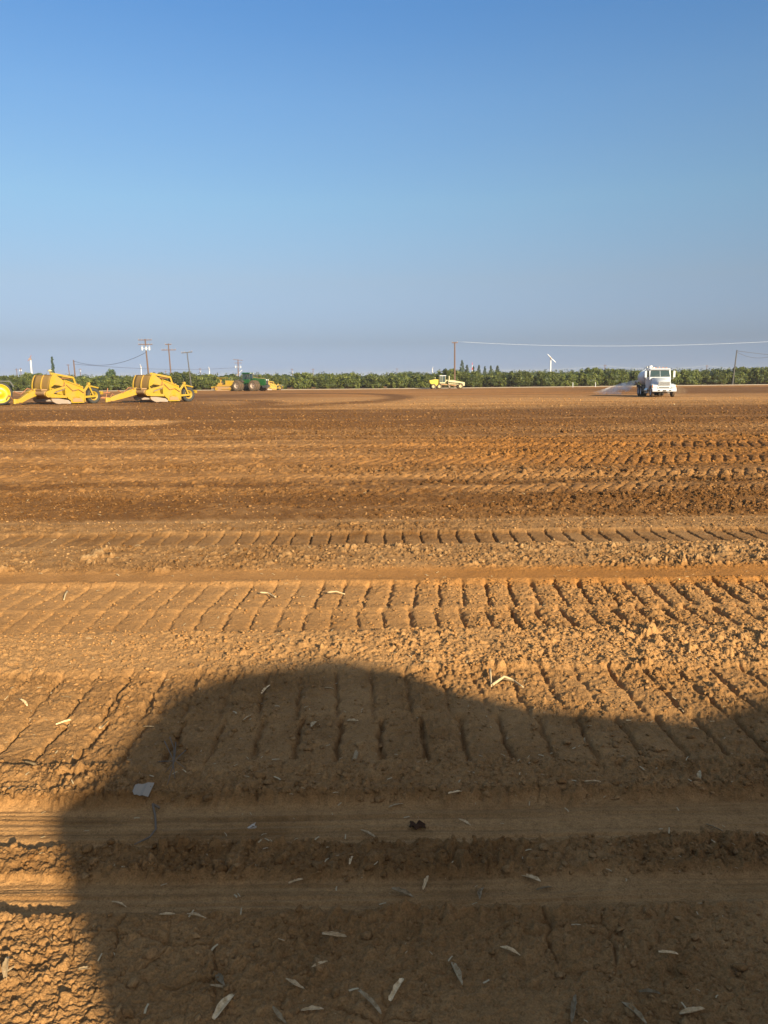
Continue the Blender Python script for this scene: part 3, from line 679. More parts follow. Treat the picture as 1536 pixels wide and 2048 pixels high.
# ------------------------------------------------------------ wheels
def wheel(parent, c, r, w_, rimmat='yellow', tyremat='tyre', rim_r=.55, lugs=18, side=1, chev=True, disc=True, hub=None):
    "wheel turning about local y; side=+1: outer face towards +y"
    root = empty('wheel', c); root.parent = parent
    t_ = MB(); h = w_/2; rr = r*rim_r
    t_.lathe_y([(-h*.8, rr), (-h, rr+(r-rr)*.35), (-h, r*.90), (-h*.72, r*.975), (0, r*.985), (h*.72, r*.975), (h, r*.90), (h, rr+(r-rr)*.35), (h*.8, rr), (-h*.8, rr)], n=36)
    if lugs:
        for i in range(lugs):
            for s_ in (-1, 1):
                a = 2*PI*(i+(.5 if s_ > 0 else 0))/lugs
                m_ = Matrix.Rotation(-a, 3, 'Y') @ Matrix.Rotation(s_*.6 if chev else 0, 3, 'X')
                c_ = Vector((math.cos(a)*r*.985, s_*h*.48, math.sin(a)*r*.985))
                t_.box(c_, (r*.05, h*1.0, r*.07), m_)
    t_.build('tyre', M[tyremat], root)
    d_ = MB()
    o_ = side*h
    d_.lathe_y([(-o_*.75, rr*1.02), (-o_*.75, rr*.93), (o_*.25, rr*.88), (o_*.15, rr*.35), (o_*.6, rr*.30), (o_*.62, .001)] if disc else [(-o_*.75, rr*1.02), (o_*.7, rr*.93), (o_*.72, rr*1.03), (o_*.82, rr*1.03), (o_*.80, rr*.9), (o_*.1, rr*.72)], n=30)
    hb = MB()
    if not disc: hb.lathe_y([(o_*.1, rr*.74), (-o_*.1, rr*.5), (o_*.3, rr*.28), (o_*.35, .001)], n=24)
    d_.lathe_y([(o_*.72, rr*.93), (o_*.84, rr*.93), (o_*.84, rr*1.05), (o_*.72, rr*1.05), (o_*.72, rr*.93)], n=30)
    for i in range(8):
        a = 2*PI*i/8; d_.cyl((math.cos(a)*rr*.45, o_*.1, math.sin(a)*rr*.45), (math.cos(a)*rr*.45, o_*.32, math.sin(a)*rr*.45), rr*.045, None, 6)
    d_.build('rim', M[rimmat], root)
    if not disc: hb.build('hub', M[hub or rimmat], root)
    return root

# ------------------------------------------------------------ towed scraper (x forward, +y its left side, origin on the ground below the rear axle)
def make_scraper(mast=False, rust_hitch=False, ext=0.0):
    root = empty('towed_scraper', (0, 0, 0)); Y = M['yellow']
    W = 1.65
    for s_ in (1, -1):
        wheel(root, (0, s_*1.25, .70), .70, .55, 'yellow', 'tyre', .56, 20, s_, disc=False, hub='dark')
        # bowl side
        p = MB(); p.prism([(2.97, 2.12), (1.25, 1.48), (1.02, 1.12), (1.12, .5), (1.22, .12), (2.42, .12), (2.5, .36), (2.72, .50), (2.9, .78), (2.93, 1.5)], s_*W-.035, s_*W+.035)
        sp_ = p.build('bowl_side', Y, root, bevel=.012)
        q = MB(); q.beam((2.95, s_*(W+.05), .55), (2.97, s_*(W+.05), 2.15), .10, .12); q.beam((2.97, s_*(W+.05), 2.1), (1.25, s_*(W+.05), 1.5), .10, .10)
        q.beam((2.4, s_*(W+.06), .16), (1.2, s_*(W+.06), .16), .10, .09); q.beam((1.10, s_*(W+.05), .2), (1.04, s_*(W+.05), 1.2), .08, .10)
        q.prism([(2.3, .62), (2.1, .74), (1.7, .74), (1.5, .62), (1.55, .56), (1.9, .66), (2.25, .56)], s_*(W+.035), s_*(W+.10)); q.build('stiffener', Y, sp_)
        MB().prism([(2.32, .46), (2.1, .56), (1.45, .5), (1.28, .22), (2.3, .22)], s_*(W+.04), s_*(W+.09)).build('side_pocket', M['soiled'], sp_)
        # draft arm: round pivot boss and tapering beam
        a = MB(); a.prism([(4.98, .98), (4.88, 1.16), (4.6, 1.24), (2.98, 1.62), (2.98, 1.42), (4.0, 1.15), (4.2, .95), (2.95, .78), (2.98, .58), (4.35, .62), (4.85, .70)], s_*(W+.12)-.09, s_*(W+.12)+.09)
        arm = a.build('draft_arm', Y, root, bevel=.02)
        MB().cyl((4.72, s_*(W-.05), .93), (4.72, s_*(W+.28), .93), .27, None, 20).cyl((4.72, s_*(W+.28), .93), (4.72, s_*(W+.33), .93), .16, None, 16).build('pivot_boss', Y, arm)
        # hydraulic cylinder and cutting-edge end bit
        MB().cyl((4.25, s_*(W+.02), 1.0), (3.05, s_*(W+.02), 1.35), .075, None, 10).cyl((4.6, s_*(W+.02), .9), (4.2, s_*(W+.02), 1.02), .045, None, 8).build('lift_cylinder', M['steel'], root)
        MB().prism([(4.35, .56), (4.0, .60), (2.7, .38), (2.45, .16), (2.5, .06), (3.9, .12), (4.25, .30)], s_*(W-.02)-.03, s_*(W-.02)+.03).build('end_bit', M['steel'], root)
        # apron cheek plate
        MB().prism([(3.95, 2.52), (3.72, 2.58), (3.02, 2.08), (2.98, 1.62), (3.25, 1.58), (3.55, 1.72), (3.85, 1.78), (4.1, 1.6), (4.28, 1.55), (4.24, 1.9), (4.1, 2.25)], s_*(W-.09)-.03, s_*(W-.09)+.03).build('apron_cheek', Y, root)
        # rear A-frame to the wheel
        f = MB(); f.beam((1.15, s_*1.62, 1.05), (.58, s_*1.62, 1.72), .14, .20); f.beam((.60, s_*1.62, 1.70), (.16, s_*1.62, .78), .12, .14)
        f.beam((1.1, s_*1.62, .62), (-.1, s_*1.62, .68), .12, .18); f.beam((.55, s_*1.5, 1.62), (-.62, s_*1.3, 1.40), .12, .12)
        f.cyl((.58, s_*1.5, 1.78), (.58, s_*1.75, 1.78), .13, None, 12); f.cyl((-.02, s_*1.0, .70), (-.02, s_*1.72, .70), .11, None, 12); f.build('rear_frame', Y, root, bevel=.012)
    # curved apron with ribs
    prof = [(3.92, 2.53), (4.06, 2.38), (4.18, 2.12), (4.27, 1.82), (4.31, 1.5), (4.28, 1.15), (4.15, .8), (3.9, .5)]
    W2 = W-.13
    ap = MB().grid([[(x, y, z) for y in np.linspace(-W2, W2, 7)] for (x, z) in prof]).build('apron', M['apron'], root, solid=.05)
    rb = MB()
    for y in (-W2-.02, 0, W2+.02):
        for (a, c_) in zip(prof[:-2], prof[1:-1]): rb.beam((a[0]+.05, y, a[1]), (c_[0]+.05, y, c_[1]), .11, .12)
    rb.build('apron_rib', Y, ap)
    MB().box((3.86, 0, 2.55), (.26, 2*W2+.1, .07)).build('apron_lip', M['soiled'], ap, bevel=.01)
    # bowl floor, back wall
    MB().box((2.5, 0, .20), (3.0, 2*W-.1, .08)).build('bowl_floor', M['soiled'], root)
    MB().prism([(1.1, .25), (1.2, .25), (1.55, 1.75), (1.45, 1.75)], -W+.05, W-.05).build('back_wall', Y, root)
    MB().box((3.6, 0, .09), (.35, 2*W, .04)).build('cutting_edge', M['steel'], root)
    # draft tube and gooseneck tongue
    t_ = MB(); t_.cyl((4.85, -W-.05, 1.0), (4.85, W+.05, 1.0), .20, None, 18); t_.build('draft_tube', M['soiled'], root)
    MB().box((4.75, 0, 1.30), (.55, 2.6, .12)).build('deck_plate', M['soiled'], root, bevel=.02)
    g_ = MB(); g_.prism([(4.85, 1.42), (5.05, 1.40), (5.6, 1.10+.1*ext), (6.3+ext, .66), (6.6+ext, .50), (6.6+ext, .24), (6.3+ext, .22), (5.8+.4*ext, .45), (5.15, .70), (4.85, .78)], -.2, .2); g_.build('tongue', Y, root, bevel=.03)
    MB().prism([(5.2, 1.32), (5.7, 1.04), (5.65, 1.16), (5.25, 1.40)], -.28, .28).build('tongue_gusset', Y, root)
    h_ = MB(); h_.box((6.7+ext, 0, .36), (.30, .30, .36)); h_.cyl((6.88+ext, 0, .14), (6.88+ext, 0, .56), .13, None, 12); h_.build('hitch', Y if not rust_hitch else M['rust'], root, bevel=.02)
    # overhead hose frame
    f = MB(); f.beam((3.80, .9, 2.70), (1.62, .9, 2.32), .18, .18); f.beam((1.66, .9, 2.38), (1.40, .9, 1.50), .15, .16); f.beam((3.80, .9, 2.68), (3.66, .9, 2.2), .14, .14)
    f.beam((1.66, .9, 2.30), (1.66, -.9, 2.30), .14, .14); f.beam((1.66, -.9, 2.38), (1.40, -.9, 1.50), .12, .12); f.beam((3.4, .5, 2.55), (2.6, .5, 2.0), .09, .12)
    f.build('hose_frame', Y, root, bevel=.015)
    hs = MB(); hs.tube([(3.75, .75, 2.62), (3.2, .6, 2.3), (2.5, .7, 2.28), (1.8, .8, 2.2)], .035); hs.tube([(1.6, .5, 1.6), (1.2, .4, 1.9), (.8, .5, 1.65)], .035); hs.tube([(5.2, .26, 1.3), (5.8, .34, 1.45), (6.4, .24, .95), (6.9, .1, 1.2)], .035); hs.tube([(6.9, -.1, .4), (7.3, -.1, .9), (7.6, 0, .6)], .04)
    hs.tube([(2.9, 1.78, 1.75), (2.3, 1.80, 1.2), (1.7, 1.78, 1.3), (1.2, 1.78, 1.0)], .025); hs.tube([(4.6, 1.8, 1.15), (4.0, 1.82, 1.32), (3.3, 1.8, 1.5), (3.0, 1.78, 1.9)], .028)
    hs.build('hose', M['rust'], root)
    dr = MB()
    if mast: dr.beam((-1.1, 0, .55), (-2.6, .5, .40), .16, .16); dr.beam((-1.1, .2, .9), (-2.3, .6, .95), .07, .07); dr.beam((-2.0, .3, .4), (-2.2, .4, 1.35), .08, .08); dr.box((-2.6, .5, .4), (.4, .4, .25)); dr.build('drawbar', M['rust'], root, bevel=.01)
    else: dr.box((-1.3, .0, .5), (.3, .3, .2)); dr.build('rear_hitch', M['rust'], root, bevel=.01)
    # ejector box, pushing block
    MB().box((1.0, 0, 1.35), (.75, 1.6, .45)).build('ejector_box', M['soiled'], root, bevel=.03)
    f = MB(); f.beam((.9, 0, .75), (-.9, 0, .80), .30, .30); f.box((-1.05, 0, .86), (.35, .6, .42)); f.beam((-1.0, .4, .95), (-1.25, .95, .95), .26, .30); f.beam((-.85, -.55, .8), (-.85, .55, .8), .2, .22); f.cyl((0, -1.0, .70), (0, 1.0, .70), .14, None, 12)
    f.build('push_block', Y, root, bevel=.02)
    if mast:
        MB().cyl((3.86, .9, 2.68), (3.86, .9, 2.9), .05, None, 8).build('mast', Y, root)
        MB().cyl((3.86, .9, 2.88), (3.86, .9, 2.96), .20, .20, 16).cyl((3.86, .9, 2.96), (3.86, .9, 3.03), .20, .10, 16).build('receiver_dome', M['cream'], root)
    return root
def place(root, px, D, heading, dz=0):
    x = gx(px, D, 800); root.location = (x, D, float(base_z(x, D))+dz); root.rotation_euler = (0, 0, heading)
s1 = make_scraper(True); place(s1, 171, 71.5, PI+R(51)); s1.scale = (.95, 1, 1)
tag(s1, 'yellow towed scraper with a round receiver on its top mast, nearer the left edge', 'earth scraper', 'yellow towed scrapers')
s2 = make_scraper(False, False, 1.1); place(s2, 362, 76.0, PI+R(45)); s2.scale = (.95, 1, 1)
tag(s2, 'yellow towed scraper hitched behind the first, right of the pair', 'earth scraper', 'yellow towed scrapers')
s3 = copy_tree(s2); place(s3, 556, 186, PI+R(32)); s3.scale = (.82, .82, .82)
tag(s3, 'far yellow scraper partly hidden behind the green tractor', 'earth scraper', 'yellow towed scrapers')

# ------------------------------------------------------------ articulated tractor (x forward, origin on the ground midway)
def make_tractor(rim='steel', tyre='tyredusty', rr_=.50, lg=18):
    root = empty('farm_tractor', (0, 0, 0)); G = M['green']
    for ax in (1.85, -1.85):
        for s_ in (1, -1):
            wheel(root, (ax, s_*1.15, .98), .98, .62, rim, tyre, rr_, lg, s_, disc=False)
            wheel(root, (ax, s_*1.95, .98), .98, .62, rim, tyre, rr_, lg, s_, disc=False)
        MB().cyl((ax, -1.9, .98), (ax, 1.9, .98), .16, None, 12).build('axle', M['dark'], root)
    MB().prism([(.55, 1.0), (3.6, .95), (3.85, 1.35), (3.8, 1.95), (3.5, 2.2), (.75, 2.42), (.55, 2.3)], -.55, .55).build('hood', G, root, bevel=.08)
    MB().prism([(.7, 2.43), (3.45, 2.22), (3.45, 2.25), (.7, 2.47)], -.40, .40).build('hood_stripe', M['yellow'], root)
    MB().box((3.86, 0, 1.6), (.05, .8, .75)).build('grille', M['dark'], root, bevel=.01)
    for s_ in (1, -1): MB().cyl((3.86, s_*.30, 2.0), (3.93, s_*.30, 2.0), .12, None, 12).build('headlight', M['lens'], root)
    MB().box((3.55, 0, .85), (1.1, 1.1, .5)).build('front_weight', M['dark'], root, bevel=.03)
    MB().box((0, 0, .95), (3.9, .7, .5)).build('chassis', M['dark'], root, bevel=.03)
    MB().cyl((.0, 0, .7), (.0, 0, 1.5), .28, None, 14).build('articulation_joint', M['dark'], root)
    MB().box((-2.0, 0, 1.35), (1.7, 1.0, .6)).build('rear_body', G, root, bevel=.06)
    for s_ in (1, -1): MB().prism([(-3.0, 1.55), (-2.7, 2.05), (-1.3, 2.08), (-.8, 1.7), (-.9, 1.62), (-1.35, 1.98), (-2.65, 1.96), (-2.9, 1.5)], s_*.75, s_*1.5).build('fender', M['dark'], root)
    # cab
    cb = MB(); cb.box((-.55, 0, 1.75), (1.75, 1.5, .75)); cab = cb.build('cab', G, root, bevel=.05)
    MB().prism([(-1.4, 2.12), (.28, 2.12), (.12, 3.15), (-1.25, 3.15)], -.68, .68).build('cab_glass', M['glass'], cab)
    pl = MB()
    for s_ in (1, -1):
        for (x0, x1) in ((.30, .14), (-1.42, -1.27), (-.5, -.5)): pl.beam((x0, s_*.70, 2.1), (x1, s_*.70, 3.18), .08, .08)
    pl.build('cab_pillar', M['dark'], cab)
    MB().prism([(-1.5, 3.14), (.42, 3.14), (.38, 3.36), (-1.4, 3.38)], -.85, .85).build('cab_roof', G, cab, bevel=.06)
    lt = MB()
    for y in (-.6, -.3, .3, .6): lt.box((.44, y, 3.24), (.05, .16, .1))
    lt.build('roof_light', M['lens'], cab)
    MB().cyl((.95, -.62, 2.2), (.95, -.62, 3.3), .09, None, 10).build('exhaust', M['dark'], root)
    MB().cyl((1.3, .45, 2.3), (1.3, .45, 2.85), .10, None, 10).build('air_intake', M['dark'], root)
    for s_ in (1, -1):
        mm = MB(); mm.beam((.2, s_*.75, 2.9), (.35, s_*1.35, 2.9), .04, .04); mm.box((.35, s_*1.4, 2.75), (.05, .22, .42)); mm.build('mirror', M['dark'], cab)
    st = MB()
    for k in range(4): st.box((-.1, -.95, .65+.28*k), (.5, .25, .04))
    for x in (-.32, .12): st.beam((x, -1.05, .6), (x, -.85, 1.7), .04, .04)
    st.build('steps', G, root)
    return root
t1 = make_tractor(); place(t1, 502, 170, -R(23)); t1.scale = (1.10, 1.10, 1.18); tag(t1, 'green articulated farm tractor with dusty dual wheels parked by the orchard', 'tractor', 'green farm tractors')
t2 = make_tractor('lemon', 'tyre', .78, 0)
D2 = 66.0; x2 = gx(1.5, D2, 800)
ph = PI+R(26); off = Vector((-1.85*math.cos(ph)-2.26*math.sin(ph), -1.85*math.sin(ph)+2.26*math.cos(ph)))
t2.location = (x2-off.x, D2-off.y, 0); t2.rotation_euler = (0, 0, ph)
tag(t2, 'tractor at the left edge showing only its big bright yellow wheel', 'tractor', 'green farm tractors')
# hub covers on the near wheels of that tractor
for c_ in list(children(t2)):
    if c_.name.startswith('wheel') and c_.location.y > 1.9:
        d_ = MB(); d_.lathe_y([(.27, .80), (.31, .80), (.31, .76), (.25, .73), (.22, .28), (.30, .25), (.31, .001)], n=40); d_.build('hub_cover', M['lemon'], c_)

# ------------------------------------------------------------ crawler bulldozer
def make_dozer():
    root = empty('bulldozer', (0, 0, 0)); O = M['orange']
    for s_ in (1, -1):
        tr_ = MB(); tr_.prism([(-1.9, .45), (-1.7, .12), (-1.4, 0), (1.4, 0), (1.75, .12), (1.95, .45), (1.75, .8), (1.4, .92), (-1.4, .95), (-1.75, .8)], s_*1.05-.28, s_*1.05+.28); k = tr_.build('track', M['soiled'], root, bevel=.03)
        gr = MB()
        for i in range(15): gr.box((-1.5+i*.215, s_*1.05, .96), (.04, .56, .07)); gr.box((-1.5+i*.215, s_*1.05, -.01), (.04, .56, .05))
        gr.build('grouser', M['dark'], k)
        for x in (-1.5, 1.55): MB().cyl((x, s_*1.30, .47), (x, s_*1.37, .47), .34, None, 16).build('sprocket', M['orange'], k)
    MB().box((-.1, 0, 1.05), (3.2, 1.4, .7)).build('hull', O, root, bevel=.04)
    MB().prism([(.2, 1.35), (2.1, 1.3), (2.1, 2.25), (.2, 2.35)], -.55, .55).build('engine_hood', M['yellow'], root, bevel=.05)
    MB().cyl((1.2, .2, 2.3), (1.2, .2, 2.9), .08, None, 8).build('exhaust', M['dark'], root)
    MB().box((-1.0, 0, 1.55), (.8, 1.3, .5)).build('fuel_tank', O, root, bevel=.05)
    s_ = MB(); s_.box((-.45, 0, 1.6), (.5, .6, .15)); s_.box((-.68, 0, 1.9), (.12, .6, .55)); s_.build('seat', M['dark'], root, bevel=.03)
    MB().beam((-.95, 0, 1.7), (-.95, 0, 2.85), .3, .3).build('canopy_post', M['yellow'], root)
    MB().box((-.6, 0, 2.9), (2.0, 1.5, .10)).build('canopy_roof', M['yellow'], root, bevel=.03)
    b_ = MB(); b_.grid([[(2.75+.22*math.cos((z-.6)*2.2)*-1+.3, y, z) for y in (-1.8, -.6, .6, 1.8)] for z in np.linspace(.05, 1.25, 7)]); b_.build('blade', O, root, solid=.06)
    for s_ in (1, -1): MB().beam((-.2, s_*1.42, .45), (2.8, s_*1.42, .4), .14, .18).build('push_arm', O, root)
    r_ = MB(); r_.beam((-1.7, .4, 1.0), (-2.7, .4, .85), .14, .16); r_.beam((-1.7, -.4, 1.0), (-2.7, -.4, .85), .14, .16); r_.box((-2.75, 0, .8), (.3, 1.6, .3)); r_.build('ripper_frame', O, root)
    for y in (-.6, 0, .6): MB().prism([(-2.68, .9), (-2.85, .9), (-2.9, .35), (-2.7, .08), (-2.66, .12), (-2.75, .4)], y-.06, y+.06).build('ripper_shank', M['steel'], root)
    return root
dz = make_dozer(); place(dz, 452, 178, -R(12)); dz.scale = (1.08, 1.08, 1.0); tag(dz, 'old orange yellow bulldozer with a flat canopy left of the green tractor', 'bulldozer')

# ------------------------------------------------------------ grader (x forward = photo left; built facing its +x)
def make_grader():
    root = empty('road_grader', (0, 0, 0)); C = M['cream']
    for (x, n_) in ((3.35, 0), (1.95, 1), (-3.05, 2)):
        for s_ in (1, -1): wheel(root, (x, s_*1.05, .58 if x > 0 else .62), .58 if x > 0 else .62, .42, 'cream', 'tyredusty', .58, 14, s_, disc=False)
        MB().cyl((x, -1, .6), (x, 1, .6), .1, None, 8).build('axle', M['dark'], root)
    # long sloping hood towards the rear
    MB().prism([(-.2, 1.55), (-.2, 2.02), (-1.6, 1.95), (-3.6, 1.55), (-4.15, 1.48), (-4.15, .65), (-3.8, .62), (-3.55, 1.2), (-2.6, 1.32)], -.62, .62).build('hood', C, root, bevel=.05)
    MB().box((-4.17, 0, 1.1), (.05, .9, .6)).build('radiator_grille', M['dark'], root)
    MB().beam((-.3, 0, 1.22), (-2.9, 0, 1.02), .3, .16).build('side_rail', C, root)
    # arch frame from hood down to the cab base
    MB().prism([(1.7, 1.05), (1.7, 1.28), (.75, 1.42), (.1, 2.1), (-.2, 2.05), (-.2, 1.8), (.15, 1.75), (.7, 1.12)], -.22, .22).build('arch_frame', C, root, bevel=.03)
    MB().prism([(1.9, .9), (1.9, 1.22), (.5, 1.15), (-2.6, .8), (-2.6, .62), (.4, .86)], -.28, .28).build('main_beam', M['soiled'], root)
    cb = MB(); cb.box((1.15, 0, 1.38), (1.35, 1.3, .3)); cab = cb.build('cab', C, root, bevel=.03)
    MB().prism([(.5, 1.5), (1.78, 1.5), (1.72, 2.95), (.42, 2.95)], -.58, .58).build('cab_glass', M['glass'], cab)
    p_ = MB()
    for s_ in (1, -1):
        for (a, b_) in ((.5, .4), (1.78, 1.74), (1.25, 1.25)): p_.beam((a, s_*.6, 1.5), (b_, s_*.6, 3.0), .08, .07)
    p_.build('cab_pillar', M['cream'], cab)
    MB().box((1.08, 0, 3.03), (1.55, 1.4, .16)).build('cab_roof', M['white'], cab, bevel=.04)
    MB().cyl((-.5, .15, 1.9), (-.5, .15, 2.98), .16, .16, 12).build('exhaust_stack', M['cream'], root)
    # mouldboard, circle, drawbar
    mb = MB(); rot = R(28)
    pr_ = [(.0, .1), (-.16, .28), (-.18, .48), (-.08, .68), (.05, .78)]
    mb.grid([[(-.6+a+y*math.tan(rot)*.6, y, z) for y in (-1.7, -.6, .6, 1.7)] for (a, z) in pr_]); mb.build('mouldboard', M['steel'], root, solid=.05)
    MB().cyl((-.6, 0, .85), (-.6, 0, .98), .62, None, 24).build('circle', M['soiled'], root)
    MB().beam((-.6, .4, .9), (-2.9, 0, .7), .12, .14).beam((-.6, -.4, .9), (-2.9, 0, .7), .12, .14).build('drawbar', M['rust'], root)
    for s_ in (1, -1): MB().cyl((-.4, s_*.5, .95), (-.2, s_*.35, 1.8), .06, None, 8).build('lift_cylinder', M['steel'], root)
    # bright yellow counterweight bin at the front
    MB().prism([(2.15, 2.15), (2.85, 2.22), (4.3, 1.98), (4.2, 1.35), (3.75, 1.05), (3.25, 1.18), (2.55, .55), (2.2, 1.2)], -.95, .95).build('front_bin', M['lemon'], root, bevel=.04)
    MB().beam((1.7, 0, 2.1), (2.9, 0, 2.16), .08, .08).build('link_bar', M['steel'], root)
    MB().cyl((2.75, -.3, 2.2), (2.75, -.3, 2.55), .05, None, 8).cyl((2.75, -.3, 2.55), (2.75, -.3, 2.70), .13, None, 10).build('beacon', M['cream'], root)
    return root
gr = make_grader(); place(gr, 893.5, 183, PI+R(6)); tag(gr, 'pale yellow road grader with a lemon yellow front bin beside the orchard', 'grader')

# ------------------------------------------------------------ water truck (x forward)
def make_truck():
    root = empty('water_truck', (0, 0, 0)); Wm = M['white']
    for s_ in (1, -1):
        wheel(root, (1.55, s_*1.02, .52), .52, .30, 'white', 'tyredusty', .55, 0, s_, disc=False)
        for x in (-3.3, -4.6):
            wheel(root, (x, s_*1.05, .52), .52, .28, 'white', 'tyre', .55, 0, s_, disc=False); wheel(root, (x, s_*.72, .52), .52, .28, 'white', 'tyre', .55, 0, s_, disc=False)
    for x in (1.55, -3.3, -4.6): MB().cyl((x, -1, .52), (x, 1, .52), .1, None, 10).build('axle', M['dark'], root)
    fr = MB()
    for s_ in (1, -1): fr.beam((2.3, s_*.42, .85), (-5.5, s_*.42, .85), .09, .26)
    fr.build('chassis_frame', M['dark'], root)
    # hood: lofted, sloping forward
    def ring(x, w0, w1, z0, z1, z2): return [(x, -w1, z0), (x, -w1, z1), (x, -w0, z2), (x, 0, z2+.03), (x, w0, z2), (x, w1, z1), (x, w1, z0)]
    rings = [ring(.25, .80, .95, .85, 1.45, 1.88), ring(1.0, .72, .90, .85, 1.40, 1.80), ring(1.8, .62, .78, .85, 1.32, 1.66), ring(2.22, .52, .66, .85, 1.25, 1.52), ring(2.32, .48, .62, .85, 1.2, 1.44)]
    hd = MB().grid(rings); hd.add(rings[-1], [tuple(range(7))]); hood = hd.build('hood', Wm, root)
    # fenders over the front wheels, flowing into the bumper line
    for s_ in (1, -1):
        P = []
        for k in range(11):
            a = PI*(.02+k/10*.96); P.append([(1.55+math.cos(a)*.78, s_*.66, .60+math.sin(a)*.66+.02), (1.55+math.cos(a)*.78, s_*1.05, .60+math.sin(a)*.66), (1.55+math.cos(a)*.80, s_*1.20, .58+math.sin(a)*.60)])
        MB().grid(P).build('fender', Wm, root, solid=.04)
        MB().prism([(2.30, 1.18), (2.30, .92), (1.95, .92), (1.95, 1.22)], s_*.62, s_*1.14).build('headlight_housing', Wm, root, bevel=.04)
        MB().box((2.32, s_*.90, 1.06), (.05, .40, .18)).build('headlight', M['lens'], root, bevel=.02)
        MB().box((2.31, s_*1.13, 1.06), (.06, .06, .16)).build('turn_signal', M['amber'], root)
    g_ = MB(); g_.prism_yz([(-.58, 1.10), (.58, 1.10), (.56, 1.44), (.50, 1.50), (-.50, 1.50), (-.56, 1.44)], 2.33, 2.37); gr_ = g_.build('grille', M['chrome'], root)
    sl = MB()
    for k in range(6): sl.box((2.378, 0, 1.16+k*.055), (.02, 1.0, .022))
    sl.build('grille_slat', M['dark'], gr_)
    MB().prism_yz([(-.5, .90), (.5, .90), (.5, .98), (-.5, .98)], 2.34, 2.38).build('air_slot', M['dark'], root)
    MB().box((2.28, 0, .96), (.12, 1.24, .26)).build('nose_panel', Wm, root, bevel=.02)
    bm_ = MB(); bm_.prism([(2.28, .50), (2.52, .53), (2.55, .66), (2.50, .80), (2.28, .82)], -1.18, 1.18); bp_ = bm_.build('bumper', M['white'], root, bevel=.05)
    MB().box((2.545, 0, .64), (.03, .34, .14)).build('plate', M['dark'], bp_)
    for s_ in (1, -1): MB().box((2.545, s_*.55, .66), (.03, .22, .10)).build('bumper_slot', M['dark'], bp_)
    # cab
    cb = MB(); cb.prism([(.32, .75), (.32, 1.92), (.02, 2.62), (-.12, 2.80), (-1.35, 2.84), (-1.45, 2.72), (-1.45, .75)], -1.08, 1.08); cab = cb.build('cab', Wm, root, bevel=.06)
    nrm = Vector((.70, 0, .30)).normalized()
    a_ = Vector((.335, 0, 1.96)); b_ = Vector((.075, 0, 2.56)); ws = MB()
    o_ = nrm*.012
    ws.add([a_+o_+Vector((0, -.98, 0)), a_+o_+Vector((0, .98, 0)), b_+o_+Vector((0, .90, 0)), b_+o_+Vector((0, -.90, 0))], [(0, 1, 2, 3)])
    for y in (-.45, .45): pass
    wsd = ws.build('windshield', M['glass'], cab, solid=.02)
    MB().beam(a_+o_*2+Vector((0, 0, 0)), b_+o_*2, .03, .02).build('windshield_divider', Wm, wsd)
    wp = MB(); wp.beam(a_+o_*3+Vector((0, -.6, .02)), a_+o_*3+Vector((-.12, -.1, .22)), .02, .02); wp.beam(a_+o_*3+Vector((0, .3, .02)), a_+o_*3+Vector((-.12, .8, .22)), .02, .02); wp.build('wiper', M['dark'], wsd)
    MB().prism([(.22, 2.66), (-.05, 2.78), (-.1, 2.72), (.1, 2.6)], -.98, .98).build('sun_visor', Wm, cab, bevel=.01)
    for s_ in (1, -1):
        d_ = MB(); d_.box((-.45, s_*1.088, 1.35), (1.1, .02, 1.05)); dr = d_.build('door', Wm, cab, bevel=.01)
        MB().prism([(.05, 1.95), (.05, 2.1), (-.14, 2.58), (-.95, 2.58), (-.95, 1.95)], s_*1.085, s_*1.105).build('side_window', M['glass'], dr)
        MB().box((-.85, s_*1.11, 1.6), (.14, .03, .04)).build('handle', M['chrome'], dr)
        mi = MB(); mi.tube([(.1, s_*1.08, 1.75), (.2, s_*1.38, 1.78), (.2, s_*1.38, 2.62), (.0, s_*1.08, 2.66)], .02, 6); mi.box((.2, s_*1.42, 2.22), (.10, .20, .62)); mi.build('mirror', M['white'], cab, bevel=.02)
        st = MB(); st.box((-.4, s_*1.1, .62), (1.2, .3, .05)); st.box((-.4, s_*1.12, .38), (1.0, .26, .05)); st.cyl((-1.1, s_*.98, .62), (.15, s_*.98, .62), .28, None, 16); st.build('fuel_tank', M['chrome'], root)
    MB().cyl((-1.62, -.95, .9), (-1.62, -.95, 3.0), .08, None, 12).cyl((-1.62, -.95, 1.2), (-1.62, -.95, 2.4), .13, None, 12).build('exhaust_stack', M['chrome'], root)
    MB().cyl((-1.62, -.62, 1.6), (-1.62, -.62, 2.85), .14, None, 12).cyl((-1.62, -.62, 2.85), (-1.62, -.62, 3.08), .24, .22, 14).build('air_cleaner', M['white'], root)
    for i, y in enumerate((-.7, -.35, 0, .35, .7)): MB().box((-.25, y, 2.86), (.10, .12, .05)).build('roof_light', M['amber'], cab)
    # elliptical water tank
    n = 28; P = []
    prof = [(-1.85, .05), (-1.83, .86), (-1.76, .97), (-1.65, 1.0), (-3.5, 1.0), (-5.5, 1.0), (-5.62, .97), (-5.7, .86), (-5.72, .05)]
    for (x, k) in prof: P.append([(x, math.cos(2*PI*i/n)*1.12*k, 1.90+math.sin(2*PI*i/n)*.86*k) for i in range(n+1)])
    tank = MB().grid(P).build('tank', M['tankwhite'], root)
    bn = MB()
    for x in (-2.4, -3.7, -5.0):
        for i in range(n):
            a, c_ = 2*PI*i/n, 2*PI*(i+1)/n
            bn.beam((x, math.cos(a)*1.13, 1.9+math.sin(a)*.87), (x, math.cos(c_)*1.13, 1.9+math.sin(c_)*.87), .05, .025)
    bn.build('tank_band', M['tankwhite'], tank)
    MB().cyl((-3.2, 0, 2.72), (-3.2, 0, 2.92), .32, None, 18).build('tank_hatch', M['white'], tank)
    rl = MB()
